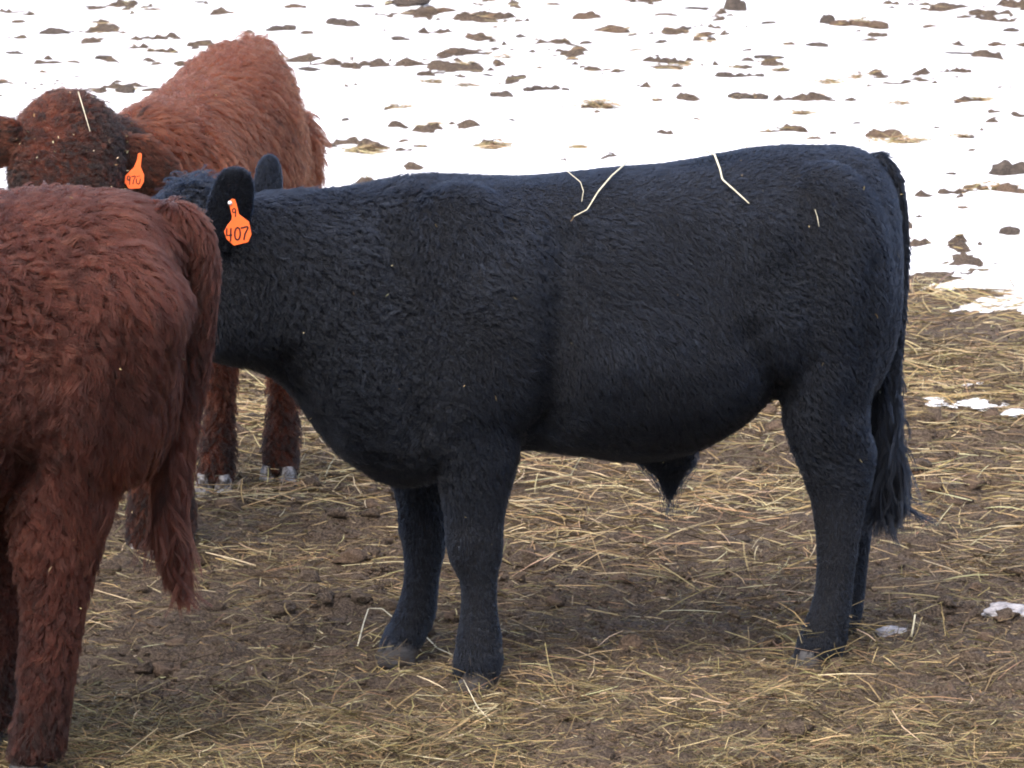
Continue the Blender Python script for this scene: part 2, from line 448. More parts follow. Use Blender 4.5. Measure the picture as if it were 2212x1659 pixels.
def head_mesh(rows, lat):
    """rows: x, y, z, half depth, half width along the head"""
    rows = smooth_rows(rows, 3); C = rows[:, :3]; T = unit(np.gradient(C, axis=0)); rings = []
    for p, t, hd, hw in zip(C, T, rows[:, 3], rows[:, 4]):
        l = unit(lat - t * np.dot(lat, t)); nn = np.cross(t, l)
        rings.append(p + np.outer(sup(np.cos(TH), 0.9), nn) * hd + np.outer(sup(np.sin(TH), 0.9), l) * hw)
    return loft_rings(rings)
def blob(c, r):
    bm = bmesh.new(); bmesh.ops.create_icosphere(bm, subdivisions=3, radius=1.0)
    V = np.array([v.co[:] for v in bm.verts]) * np.array(r) + np.array(c); Fc = [tuple(v.index for v in f.verts) for f in bm.faces]
    bm.free(); return V, Fc
def px_leg(fr, rows, lat, ry):
    """rows in picture units (u, v, half width) on the plane of that leg"""
    out = []
    for (u, v, h), q in zip(rows, ry):
        p = fr.loc(u, v, lat); out.append((p[0], lat, p[2], h / (F / 12.0) / fr.k, q))
    return out

def fuse(name, parts, fr, voxel, mat, parent, iters=6):
    V, Fc = merge(parts)
    tmp = mesh_obj('tmp_' + name, fr.w(V), Fc, None)
    md = tmp.modifiers.new('r', 'REMESH'); md.mode = 'VOXEL'; md.voxel_size = voxel; md.use_smooth_shade = True
    sm = tmp.modifiers.new('s', 'SMOOTH'); sm.factor = 0.5; sm.iterations = iters
    dg = bpy.context.evaluated_depsgraph_get(); dg.update()
    me = bpy.data.meshes.new_from_object(tmp.evaluated_get(dg)); me.name = name
    bpy.data.objects.remove(tmp)
    o = bpy.data.objects.new(name, me); me.materials.clear(); me.materials.append(mat)
    me.polygons.foreach_set('use_smooth', np.ones(len(me.polygons), dtype=bool))
    COL.objects.link(o); o.parent = parent; o.matrix_parent_inverse = parent.matrix_world.inverted()
    return o

def sculpt(o, fr, marks):
    """creases and swellings: each mark is a segment (x,z)-(x,z) on both flanks with a width and a depth"""
    me = o.data; n = len(me.vertices); V = np.empty(n * 3, np.float32); me.vertices.foreach_get('co', V); V = V.reshape(-1, 3).astype(float)
    Nn = np.empty(n * 3, np.float32); me.vertices.foreach_get('normal', Nn); Nn = Nn.reshape(-1, 3)
    P = fr.inv(V); flank = sstep(0.06, 0.12, np.abs(P[:, 1])); d = np.zeros(n)
    for x0, z0, x1, z1, w_, dep in marks:
        ax = np.array([x1 - x0, z1 - z0]); l2 = ax @ ax + 1e-9; q = P[:, [0, 2]] - np.array([x0, z0])
        t = np.clip((q @ ax) / l2, 0, 1); r2 = ((q - t[:, None] * ax) ** 2).sum(1); d += dep * np.exp(-r2 / (w_ * w_))
    V = V + Nn * (d * flank)[:, None]
    me.vertices.foreach_set('co', V.astype(np.float32).ravel()); me.update()
COWSHAPE = [(-0.25, 1.08, -0.29, 0.62, .045, -.034), (-0.32, 0.62, -0.30, 0.52, .03, -.016), (-0.45, 0.95, -0.47, 0.70, .09, .016), (0.12, 1.02, 0.16, 0.94, .085, -.022), (0.19, 0.84, 0.28, 0.68, .045, -.026),
            (-0.64, 1.08, -0.58, 0.66, .05, -.032), (0.24, 1.10, 0.25, 1.09, .05, .024), (0.49, 1.0, 0.45, 0.66, .035, -.014), (-0.37, 0.56, -0.35, 0.55, .06, .010),
            (-0.05, 0.80, 0.02, 0.72, .14, .014), (0.45, 0.98, 0.40, 0.75, .10, .010), (-0.90, 0.80, -0.82, 0.62, .04, -.018)]
# ------------------------------------------------------------------ fur
def surface(o):
    me = o.data; me.calc_loop_triangles()
    nv = len(me.vertices); V = np.empty(nv * 3, np.float32); me.vertices.foreach_get('co', V)
    Nn = np.empty(nv * 3, np.float32); me.vertices.foreach_get('normal', Nn)
    T = np.empty(len(me.loop_triangles) * 3, np.int32); me.loop_triangles.foreach_get('vertices', T)
    return V.reshape(-1, 3).astype(float), Nn.reshape(-1, 3).astype(float), T.reshape(-1, 3)
def sample(V, Nn, T, n, r, dens=None):
    A, B, C = V[T[:, 0]], V[T[:, 1]], V[T[:, 2]]
    ar = np.linalg.norm(np.cross(B - A, C - A), axis=1)
    if dens is not None: ar = ar * dens((A + B + C) / 3, unit(np.cross(B - A, C - A)))
    t = r.choice(len(T), n, p=ar / ar.sum())
    a, b = r.random(n), r.random(n); k = a + b > 1; a[k], b[k] = 1 - a[k], 1 - b[k]
    P = A[t] + (B[t] - A[t]) * a[:, None] + (C[t] - A[t]) * b[:, None]
    nn = unit(Nn[T[t, 0]] * (1 - a - b)[:, None] + Nn[T[t, 1]] * a[:, None] + Nn[T[t, 2]] * b[:, None])
    return P, nn
def facing(P, n):
    """hair is denser where the photograph's side of the animal is"""
    d = unit(CAM - P); return np.where((n * d).sum(1) > -0.30, 1.0, 0.22)
def fur(name, srf, fr, parent, mat, n, K, style, seed, rad=0.0007, per=10, gather=0.55):
    r = np.random.default_rng(seed); V, Nn, T = srf
    P, nn = sample(V, Nn, T, n, r, facing)
    st = style(fr.inv(P), nn, r)            # length, comb (world), lift, curl amplitude, turns, clumping, tone
    L, D, lift, amp, turns, clp, tone = st
    t = unit(D - nn * (D * nn).sum(1, keepdims=True)); b = np.cross(nn, t)
    s = np.linspace(0, 1, K)
    ph = vnoise(P, 9.0, seed + 3) * 5 + r.normal(0, 0.5, n)
    # lock centres
    nc = max(200, int(n / per)); ci = r.choice(n, nc, replace=False)
    kd = kdtree.KDTree(nc)
    for i, c in enumerate(P[ci]): kd.insert(c, i)
    kd.balance()
    own = np.fromiter((kd.find(p)[1] for p in P), dtype=np.int64, count=n)
    phc = r.uniform(0, 6.28, nc); Lc = L[ci] * r.uniform(0.75, 1.25, nc); sgn = r.choice([-1.0, 1.0], nc)
    lat = r.normal(0, 0.30, nc)
    def curve(Pp, n_, t_, b_, L_, li, am, tu, p_, la):
        a = s[None, :, None]
        up = li[:, None, None] * (a - 0.55 * a * a) * 1.5
        al = (1 - 0.35 * li[:, None, None]) * (0.55 * a + 0.45 * a * a)
        base = Pp[:, None] + L_[:, None, None] * (n_[:, None] * up + t_[:, None] * al + b_[:, None] * la[:, None, None] * a)
        w_ = tu[:, None] * 6.283 * s[None] + p_[:, None]
        ca = (np.cos(w_) - np.cos(p_)[:, None]) * s[None]; sa = (np.sin(w_) - np.sin(p_)[:, None]) * s[None]
        A = (am * L_)[:, None]
        return base + b_[:, None] * (A * ca)[..., None] + n_[:, None] * (A * 0.55 * np.maximum(sa, -0.35))[..., None] + t_[:, None] * (A * 0.5 * sa)[..., None]
    CC = curve(P[ci], nn[ci], t[ci], b[ci], Lc, lift[ci], amp[ci], turns[ci] * sgn, phc, lat)
    own_L = L * r.uniform(0.75, 1.2, n)
    mine = curve(P, nn, t, b, own_L, lift * r.uniform(0.7, 1.4, n), amp, turns, ph, r.normal(0, 0.16, n))
    tgt = CC[own] + (P - P[ci][own])[:, None] * (1 - gather * s)[None, :, None]
    wgt = (clp[:, None] * np.clip(s * 1.6, 0, 1)[None] ** 0.7)[..., None]
    C = mine * (1 - wgt) + tgt * wgt
    C += r.normal(0, 0.0009, C.shape) * s[None, :, None]
    C[..., 2] = np.maximum(C[..., 2], 0.004)
    cu = bpy.data.hair_curves.new(name); cu.add_curves([K] * n)
    cu.attributes['position'].data.foreach_set('vector', C.astype(np.float32).ravel())
    ra = cu.attributes.get('radius') or cu.attributes.new('radius', 'FLOAT', 'POINT')
    ra.data.foreach_set('value', (np.tile(np.linspace(1, 0.25, K) * rad, n) * np.repeat(r.uniform(0.7, 1.3, n), K)).astype(np.float32))
    ta = cu.attributes.new('tone', 'FLOAT', 'CURVE')
    tn = tone + 0.10 * r.standard_normal(n) + 0.16 * r.standard_normal(nc)[own]
    ta.data.foreach_set('value', np.clip(tn, 0, 1).astype(np.float32))
    cu.materials.append(mat)
    o = bpy.data.objects.new(name, cu); COL.objects.link(o)
    o.parent = parent; o.matrix_parent_inverse = parent.matrix_world.inverted()
    return o

FEET = []
def hoof_pair(fr, c, yaw, mat, parent, size=1.0, h=0.05):
    """two claws of a cloven foot at local ground point c, toes along -x turned by yaw"""
    ca, sa = math.cos(yaw), math.sin(yaw)
    for sgn in (-1, 1):
        rings = []
        for z, f, bk, hw in ((0.0, -0.062, 0.045, 0.027), (0.018, -0.056, 0.046, 0.0265), (0.036, -0.045, 0.046, 0.025), (h, -0.034, 0.044, 0.0235), (h + 0.02, -0.026, 0.038, 0.018)):
            xc, rx = (f + bk) / 2 * size, (bk - f) / 2 * size
            x = xc + rx * np.cos(TH); y = sgn * 0.0275 * size + hw * size * np.sin(TH) * (1 - 0.25 * (np.cos(TH) < -0.5))
            y = y + sgn * 0.004 * (x < xc) * 0
            rings.append(np.stack([c[0] + x * ca - y * sa, c[1] + x * sa + y * ca, np.full_like(TH, c[2] + z - 0.020)], -1))
        v, f_ = loft_rings(rings)
        mesh_obj('hoof', fr.w(v), f_, mat, parent)
    FEET.append(fr.w(np.array([c[0] - 0.02 * ca, c[1] - 0.02 * sa, 0.0])))
    for sgn in (-1, 1):
        v, f_ = blob((0, 0, 0), (0.012, 0.010, 0.014))
        o = np.array([0.058, sgn * 0.022, 0.085]) * size
        mesh_obj('dewclaw', fr.w(v + np.array([c[0] + o[0] * ca - o[1] * sa, c[1] + o[0] * sa + o[1] * ca, c[2] + o[2]])), f_, mat, parent)

def ear_mesh(base, tip, width, normal, thick=0.012, cup=0.25):
    base, tip, normal = (np.array(q, float) for q in (base, tip, normal))
    ax = tip - base; L = np.linalg.norm(ax); ax = ax / L
    nn = unit(normal - ax * np.dot(normal, ax)); sd = np.cross(ax, nn); rings = []
    for s_, w_, t_ in ((0, .45, 1.6), (.12, .68, 1.3), (.3, .93, 1.1), (.5, 1, 1), (.68, .93, .9), (.84, .80, .8), (.94, .60, .7), (1.0, .28, .5)):
        y = np.cos(TH) * width * w_; z = np.sin(TH) * thick * t_ + cup * (np.cos(TH) ** 2) * width * w_ * 0.6
        rings.append(base + ax * L * s_ + np.outer(y, sd) + np.outer(z, nn))
    return loft_rings(rings)

# hand written figures as strokes in a unit box
GLYPH = {'4': [[(.15, 1), (.12, .45), (.85, .48)], [(.72, 1), (.66, 0)]], '0': [[(.5, 1), (.2, .85), (.08, .5), (.2, .12), (.5, 0), (.8, .15), (.92, .5), (.8, .88), (.5, 1)]],
         '7': [[(.05, .92), (.92, 1), (.55, .45), (.4, 0)]], '9': [[(.85, .75), (.6, .98), (.25, .9), (.15, .65), (.4, .5), (.75, .6), (.85, .85), (.8, .4), (.72, 0)]],
         'u': [[(.1, .62), (.12, .2), (.4, 0), (.75, .08), (.9, .6)], [(.28, .86), (.30, .95)], [(.66, .9), (.68, .98)]]}
def ear_tag(fr_parent, outline, text, at, ex, ey, en, thick=0.0025, pin=None):
    """outline (metres, in the tag's plane), text: [(glyph, x, y, w, h, pen)], at origin, ex right, ey up, en out"""
    at, ex, ey, en = (np.array(q, float) for q in (at, ex, ey, en))
    O = np.array(outline); bow = lambda p: 0.0
    front = [at + ex * p[0] + ey * p[1] + en * thick for p in O]; back = [at + ex * p[0] + ey * p[1] for p in O]
    n = len(O); Fc = [tuple(range(n)), tuple(range(2 * n - 1, n - 1, -1))] + [(i, i + n, (i + 1) % n + n, (i + 1) % n) for i in range(n)]
    t = mesh_obj('ear_tag', np.vstack([front, back]), Fc, M['tag'], fr_parent, smooth=False)
    bv = t.modifiers.new('bevel', 'BEVEL'); bv.width = 0.0008; bv.segments = 2
    for g, x, y, w_, h, pen in text:
        parts = []
        for st in GLYPH[g]:
            pth = np.array([(x + a * w_, y + b * h) for a, b in st])
            if len(pth) > 3: pth = smooth_rows(pth, 4)
            pts = at + np.outer(pth[:, 0], ex) + np.outer(pth[:, 1], ey) + en * (thick + 0.0004)
            d = unit(np.gradient(pts, axis=0)); sd = np.cross(d, en)
            pts[0] -= d[0] * pen * 0.3; pts[-1] += d[-1] * pen * 0.3
            k = len(pts); V = np.vstack([pts - sd * pen / 2, pts + sd * pen / 2, pts - sd * pen / 2 + en * .0004, pts + sd * pen / 2 + en * .0004])
            f = []
            for i in range(k - 1):
                f += [(i + 2 * k, i + 1 + 2 * k, i + 1 + 3 * k, i + 3 * k), (i, i + 1, i + 1 + 2 * k, i + 2 * k), (i + k, i + 3 * k, i + 1 + 3 * k, i + 1 + k)]
            parts.append((V, f))
        v, f = merge(parts); mesh_obj('figure', v, f, M['ink'], t, smooth=False)
    if pin is not None:
        v, f = blob((0, 0, 0), (0.005, 0.005, 0.005))
        mesh_obj('pin', v + (at + ex * pin[0] + ey * pin[1] + en * (thick + 0.001)), f, M['pin'], t)
    return t
def chaff_on(name, srf, parent, n, seed, bright=1.0, region=None):
    r = np.random.default_rng(seed); P, nn = sample(*srf, n * 3, r, facing)
    if region is not None: k = region(P); P, nn = P[k], nn[k]
    P, nn = P[:n], nn[:n]; n = len(P)
    P = P + nn * r.uniform(0.012, 0.028, (n, 1))
    V, Q = straw_arrays(P, r.lognormal(math.log(0.0075), 0.5, n).clip(0.004, 0.024), r.uniform(0.0016, 0.003, n), r.uniform(0, 6.28, n), r.normal(0, 0.8, n), r.normal(0, 0.15, n), seed)
    o = fast_mesh(name, V, Q, M['straw'], parent, smooth=False)
    tint_mesh(o, np.clip(straw_colors(n, (3, 4, 1, 1, 0.5, 5, 0.5), r) * bright, 0, 0.8), 8); o['kind'] = 'stuff'
    return o

def swirl(P, f, a, seed):
    return np.stack([vnoise(P, f, seed), vnoise(P, f, seed + 1), vnoise(P, f, seed + 2)], -1) * a

HAIR = dict(
    black=mat_hair('black_hair', (0.0042, 0.0054, 0.0085), (0.0088, 0.0118, 0.0192), (0.0205, 0.027, 0.043), 0.5, 0.6),
    brown=mat_hair('dark_red_hair', (0.010, 0.0058, 0.0055), (0.044, 0.0122, 0.0085), (0.106, 0.033, 0.0205), 0.6, 0.65),
    red=mat_hair('red_hair', (0.009, 0.0058, 0.0052), (0.088, 0.0215, 0.0098), (0.172, 0.050, 0.024), 0.6, 0.65),
)
SKIN = dict(black=mat_skin('black_hide', (0.012, 0.013, 0.017)), brown=mat_skin('brown_hide', (0.05, 0.018, 0.014)), red=mat_skin('red_hide', (0.085, 0.026, 0.016)))

RY_H = (.115, .105, .090, .075, .058, .050, .045, .043, .045, .050, .052, .050)
HIND = [(1800, 600, 130), (1790, 760, 112), (1780, 850, 100), (1785, 920, 90), (1803, 985, 84), (1812, 1060, 66), (1811, 1140, 52), (1806, 1230, 42), (1797, 1300, 43), (1784, 1352, 51), (1772, 1398, 50), (1766, 1420, 50)]
RY_F = (.080, .075, .068, .062, .056, .055, .048, .040, .040, .046, .050, .050, .048)
FRONT = [(1020, 780, 110), (1025, 880, 94), (1027, 955, 84), (1028, 1020, 73), (1026, 1100, 63), (1025, 1160, 62), (1027, 1205, 58), (1034, 1258, 39), (1035, 1320, 39), (1035, 1370, 48), (1034, 1415, 50), (1031, 1445, 49), (1029, 1460, 47)]
LFN = -0.165
bull_legs = dict(
    hn=px_leg(BULL, HIND, -0.145, RY_H), fn=px_leg(BULL, FRONT, LFN, RY_F),
    hf=px_leg(BULL, [(u + (20 if v < 800 else 34), v - 58, h) for u, v, h in HIND], 0.145, RY_H),
    ff=px_leg(BULL, [(930, 760, 95), (915, 860, 88), (905, 950, 72), (905, 1020, 60), (911, 1090, 53), (915, 1140, 53), (917, 1185, 46), (912, 1240, 38), (906, 1285, 40), (898, 1325, 46), (882, 1356, 44), (872, 1378, 44), (868, 1392, 42)], 0.135, RY_F))
H0 = np.array(bull_legs['hn']); F0 = np.array(bull_legs['fn'])
def std_leg(src, x, y, sx=1.0, sw=1.0, lean=0.0, inn=0.14):
    L = src.copy(); fx = src[-1, 0]
    L[:, 0] = x + (L[:, 0] - fx) * sx + lean * np.maximum(L[:, 2] - 0.1, 0); L[:, 1] = y + (inn - abs(y)) * np.sign(y) * sstep(0.15, 0.6, L[:, 2])
    L[:, 3:] *= sw
    return [tuple(q) for q in L]

def tail_core(fr, rows, lat):
    P = np.array([fr.loc(u, v, lat) for u, v, h in rows]); R = np.array([h for *_, h in rows]) / 900.0
    R_ = smooth_rows(np.column_stack([P, R]), 4)
    return tube(R_[:, :3], R_[:, 3], 10)

# ---------------- the black bull
bull = tag(empty('bull', (0.33, 0.06, 0)), 'black curly-coated young bull standing side-on with orange ear tag 407', 'bull')
bh = [(500, 600, 0.0, 165, .135), (445, 588, .02, 172, .138), (385, 603, .06, 155, .128), (320, 632, .10, 128, .108), (260, 662, .13, 104, .088), (200, 692, .16, 88, .078), (155, 712, .19, 78, .078), (128, 724, .20, 48, .052)]
hr = []
for u, v, la, hd, hw in bh:
    p = BULL.loc(u, v, la); hr.append((*p, hd / 900, hw))
hl = np.array([math.sin(math.radians(28)), math.cos(math.radians(28)), 0])
parts = [trunk_mesh(TRUNK), head_mesh(hr, hl)] + [leg_mesh(q) for q in bull_legs.values()]
c = BULL.loc(418, 425, 0.03); parts.append(blob(c, (.055, .075, .040)))
c = BULL.loc(1000, 640, -0.13); parts.append(blob(c, (.19, .12, .27)))       # shoulder
c = BULL.loc(1010, 640, 0.13); parts.append(blob(c, (.19, .12, .27)))
c = BULL.loc(1775, 600, -0.15); parts.append(blob(c, (.17, .125, .28)))      # round of the thigh
c = BULL.loc(1775, 600, 0.15); parts.append(blob(c, (.17, .125, .28)))
c = BULL.loc(1290, 735, 0.0); parts.append(blob(c, (.32, .300, .235)))        # barrel
c = BULL.loc(1440, 985, 0.0); parts.append(blob(c, (.080, .032, .034)))      # sheath
c = BULL.loc(880, 900, 0.0); parts.append(blob(c, (.15, .17, .15)))          # brisket
parts.append(blob(BULL.loc(1866, 980, -0.145), (.026, .030, .050))); parts.append(blob(BULL.loc(1896, 922, 0.145), (.026, .030, .050)))
parts.append(blob(BULL.loc(1005, 1170, LFN), (.045, .050, .060))); parts.append(blob(BULL.loc(896, 1140, 0.135), (.040, .046, .055)))
body = fuse('body', parts, BULL, 0.013, SKIN['black'], bull, 7)
sculpt(body, BULL, COWSHAPE)
bull_srf = surface(body)
def bull_style(P, n, r):
    x, y, z = P[:, 0], P[:, 1], P[:, 2]
    leg = sstep(0.50, 0.38, z); head = sstep(-0.93, -1.05, x); neck = sstep(-0.35, -0.60, x); under = sstep(-0.2, -0.8, n[:, 2])
    back = sstep(0.5, 0.9, n[:, 2]); rump = sstep(0.30, 0.5, x)
    L = 0.026 * (1 + 0.25 * vnoise(P, 3.5, 307)) * (1 - 0.62 * leg) * (1 - 0.40 * head) * (1 + 0.20 * neck * (1 - head)) * (1 - 0.40 * back * (1 - neck) * (1 - rump)) + 0.010 * under * (1 - leg)
    L = np.where(z < 0.09, 0.026, L)
    D = np.stack([0.55 - 0.45 * leg, 0 * x, -0.75 - 0.2 * leg], -1) + swirl(P, 6.5, 0.55, 301) * (1 - 0.7 * leg)[:, None]
    flank = sstep(-0.25, -0.05, x) * sstep(0.36, 0.2, x) * sstep(0.95, 0.8, z)
    amp = 0.24 * (1 - 0.75 * leg) * (1 - 0.55 * flank) + 0.08 * neck * (1 - head)
    clp = np.clip(0.50 + 0.35 * vnoise(P, 3.2, 308) + 0.15 * neck, 0.15, 0.85) * (1 - 0.5 * leg)
    poll = sstep(-0.98, -1.03, x) * sstep(1.04, 1.09, z)
    L = L + 0.026 * poll; clp = np.maximum(clp, 0.85 * poll); amp = amp * (0.75 + 0.6 * np.clip(vnoise(P, 3.0, 309), -1, 1)) + 0.32 * poll
    tone = 0.42 + 0.22 * vnoise(P, 7, 305) - 0.1 * neck + 0.12 * leg
    tone = np.where(z < 0.34, tone + 0.18 * np.clip(vnoise(P, 14, 306), 0, 1), tone)
    return L, BULL.vec(D), np.full(len(x), 0.46) * (1 - 0.4 * leg) + 0.12 * neck, amp, 0.9 + 0.5 * r.random(len(x)), clp, tone
fur('fur', bull_srf, BULL, bull, HAIR['black'], 215000, 6, bull_style, 11, 0.00065, 6, 0.38)
# sheath tuft
c0 = BULL.loc(1445, 1005, 0.0)
def tuft(name, fr, P, D, L, n, spread, mat, parent, seed, rad=0.0008, wave=0.035, tone0=0.12, K=9):
    r = np.random.default_rng(seed); s = np.linspace(0, 1, K)
    root = P + r.normal(0, 1, (n, 3)) * np.array(spread)
    d = unit(np.array(D) + r.normal(0, 0.06, (n, 3))); Ls = L * (0.30 + 0.35 * r.random(n) + 0.45 * (r.random(n) < 0.06))
    g = r.integers(0, 7, n); gph = r.uniform(0, 6.28, 7); gd = r.normal(0, 0.07, (7, 3))
    C = root[:, None] * 1.0 + d[:, None] * (Ls[:, None] * s)[..., None] + (gd[g][:, None] * (Ls[:, None] * s ** 1.5)[..., None])
    C += ((P - root) * np.array([1, 1, 0]))[:, None] * (0.85 * s ** 1.1)[None, :, None]
    wv = np.sin(s[None] * 9 + gph[g][:, None]) * s[None] * wave * Ls[:, None]
    C[..., 0] += wv; C[..., 1] += 0.6 * np.roll(wv, 1, 1)
    Cw = fr.w(C)
    cu = bpy.data.hair_curves.new(name); cu.add_curves([K] * n)
    cu.attributes['position'].data.foreach_set('vector', Cw.astype(np.float32).ravel())
    ra = cu.attributes.get('radius') or cu.attributes.new('radius', 'FLOAT', 'POINT')
    ra.data.foreach_set('value', np.tile(np.linspace(1, 0.3, K) * rad, n).astype(np.float32))
    ta = cu.attributes.new('tone', 'FLOAT', 'CURVE'); ta.data.foreach_set('value', np.clip(tone0 + 0.15 * r.standard_normal(n), 0, 1).astype(np.float32))
    cu.materials.append(mat); o = bpy.data.objects.new(name, cu); COL.objects.link(o)
    o.parent = parent; o.matrix_parent_inverse = parent.matrix_world.inverted(); return o
tuft('belly_tuft', BULL, c0, (0.05, 0, -1), 0.130, 900, (.026, .012, .008), HAIR['black'], bull, 12)
# tail
def tail(fr, parent, rows, lat, skin, hair, seed, n, Lfn, tone0, amp=0.10, flare=0.25, rad=0.0009):
    v, f = tail_core(fr, rows, lat)
    t = mesh_obj('tail', fr.w(v), f, skin, parent)
    zs = [fr.loc(u, v_, lat)[2] for u, v_, h in rows]; z1, z0 = max(zs), min(zs)
    def st(P, nn, r):
        q = (z1 - P[:, 2]) / (z1 - z0)
        L = Lfn(q)
        D = np.stack([0 * q, 0 * q, -1 + 0 * q], -1) + swirl(P, 9, 0.25, seed)
        return L, fr.vec(D), flare * np.ones(len(q)), np.full(len(q), amp), 0.6 + 0.5 * r.random(len(q)), np.full(len(q), 0.75), tone0 + 0.2 * vnoise(P, 11, seed)
    s_ = surface(t)
    fur('tail_hair', s_, fr, t, hair, n, 9, st, seed, rad)
    return t
bt = [(1885, 345, 24), (1918, 382, 24), (1937, 450, 20), (1942, 550, 18), (1939, 650, 17), (1931, 750, 17), (1920, 840, 18), (1916, 920, 18), (1922, 990, 16), (1922, 1050, 9)]
tail(BULL, bull, bt, 0.0, SKIN['black'], HAIR['black'], 41, 24000, lambda q: 0.028 + 0.115 * sstep(0.55, 0.85, q), 0.12, 0.09, 0.15)
# ears
def ear(fr, parent, base, tip, width, normal, skin, hair, seed, n, Lh=0.010, tone0=0.4, cup=-0.25):
    v, f = ear_mesh(base, tip, width, normal, cup=cup); e = mesh_obj('ear', v, f, skin, parent)
    ax = unit(np.array(tip, float) - np.array(base, float))
    def st(P, nn, r):
        m = len(P)
        return np.full(m, Lh), np.tile(ax, (m, 1)) + swirl(P, 20, 0.3, seed), np.full(m, 0.5), np.full(m, 0.1), np.full(m, 0.5), np.full(m, 0.5), tone0 + 0.1 * vnoise(P, 15, seed)
    fur('ear_hair', surface(e), fr, e, hair, n, 5, st, seed, 0.0006); return e
W = lambda u, v, la: BULL.w(BULL.loc(u, v, la))
ear(BULL, bull, W(478, 535, -0.13), W(514, 366, -0.19), 0.052, (0.1, -1, 0.25), SKIN['black'], HAIR['black'], 51, 9000, 0.010, 0.45)
ear(BULL, bull, W(578, 470, 0.17), W(583, 338, 0.20), 0.034, (0.35, -1, 0.1), SKIN['black'], HAIR['black'], 52, 6000, 0.008, 0.55)
for la, s_ in ((-0.02, -1), (0.20, 1)):
    v, f = blob((0, 0, 0), (.02, .02, .02)); mesh_obj('eye', v + W(345, 560, la - 0.02 * s_ if s_ > 0 else -0.05), f, M['eye'], bull)
hoof_pair(BULL, (F0[-1, 0] - 0.008, LFN, 0.0), 0.10, M['hoof_grey'], bull, 0.98)
hoof_pair(BULL, (H0[-1, 0] - 0.022, -0.145, 0.0), -0.05, M['hoof_grey'], bull, 0.98)
q = np.array(bull_legs['hf'])[-1]; hoof_pair(BULL, (q[0] - 0.022, 0.145, 0.0), 0.05, M['hoof_grey'], bull, 0.98)
q = np.array(bull_legs['ff'])[-1]; hoof_pair(BULL, (q[0] - 0.010, 0.135, 0.0), 0.0, M['hoof_grey'], bull, 0.98)
def tag_outline(pts, o, s): return [((x - o[0]) * s, -(y - o[1]) * s) for x, y in pts][::-1]
def tag_text(items, o, s): return [(g, (x0 - o[0]) * s, -(y1 - o[1]) * s, (x1 - x0) * s, (y1 - y0) * s, pen * s) for g, x0, y0, x1, y1, pen in items]
to = (1510, 1180); ts = 0.000364
pts = [(1490, 1168), (1503, 1156), (1522, 1160), (1533, 1190), (1548, 1255), (1612, 1306), (1628, 1385), (1606, 1435), (1515, 1455), (1468, 1412), (1452, 1365), (1472, 1325), (1500, 1292), (1503, 1268), (1486, 1195)]
TW = at_depth(1510 / 3, 44 + 1180 / 3, -0.345)
ear_tag(bull, tag_outline(pts, to, ts), tag_text([('9', 1500, 1218, 1532, 1270, 7), ('4', 1462, 1345, 1508, 1425, 10), ('0', 1516, 1340, 1558, 1418, 10), ('7', 1558, 1338, 1608, 1418, 10)], to, ts),
        TW, (0.985, 0.17, 0), unit(UP + np.array([0, -0.05, 0])), unit(np.array([0.17, -0.985, 0.15])), pin=(-0.0075, -0.001))
chaff_on('chaff', bull_srf, bull, 75, 61, 0.8)

# ---------------- the dark red animal in front, rump towards the bull
LEFT = Frame((-1.368, -0.95), math.radians(3), 1.055)
left = tag(empty('steer', (-1.368, -0.95, 0)), 'dark reddish-brown shaggy steer, rump and hanging tail overlapping the black bull\'s head', 'steer')
lt = TRUNK.copy(); lt[:, 1] += 0.0
lt[:, 1] -= 0.022 * sstep(0.0, 0.15, lt[:, 0])
def px_leg2(fr, rows, lat, ry, s=980.0):
    out = []
    for (u, v, h), q in zip(rows, ry):
        p = fr.loc(u, v, lat); out.append((p[0], lat, p[2], h / s / fr.k, q))
    return out
lhn = px_leg2(LEFT, [(270, 640, 125), (240, 800, 122), (205, 900, 120), (168, 1000, 110), (140, 1090, 98), (124, 1180, 86), (120, 1260, 72), (116, 1330, 63), (104, 1430, 57), (95, 1520, 53), (84, 1590, 56), (74, 1640, 56)], -0.15, (.12, .11, .10, .09, .075, .068, .06, .055, .05, .048, .05, .05))
lhf = px_leg2(LEFT, [(230, 620, 120), (190, 760, 115), (140, 870, 108), (80, 960, 95), (40, 1050, 80), (20, 1130, 70), (10, 1200, 58), (5, 1280, 52), (0, 1370, 44), (-5, 1450, 42), (-15, 1520, 46), (-22, 1570, 44)], 0.15, (.12, .11, .10, .09, .075, .068, .06, .055, .05, .048, .05, .05))
lfr = [std_leg(F0, -0.42, -0.13), std_leg(F0, -0.36, 0.13)]
hh = [(-0.95, 0, .86, .20, .14), (-1.02, 0, .84, .19, .14), (-1.10, 0, .80, .17, .125), (-1.18, 0, .74, .14, .105), (-1.26, 0, .68, .11, .088), (-1.34, 0, .61, .095, .08), (-1.40, 0, .56, .08, .08), (-1.43, 0, .53, .05, .055)]
LAT = np.array([0, 1.0, 0])
parts = [trunk_mesh(lt, 0.85), head_mesh(hh, LAT)] + [leg_mesh(q) for q in [lhn, lhf] + lfr]
for s_ in (-1, 1):
    parts.append(blob((0.40, 0.14 * s_, 0.88), (.17, .13, .28))); parts.append(blob((-0.40, 0.13 * s_, 0.86), (.19, .12, .27)))
parts.append(blob((-0.08, 0, 0.78), (.36, .33, .26)))
parts.append(blob((0.53, 0, 1.13), (.085, .07, .06)))
body = fuse('body', parts, LEFT, 0.014, SKIN['brown'], left, 7)
sculpt(body, LEFT, COWSHAPE)
left_srf = surface(body)
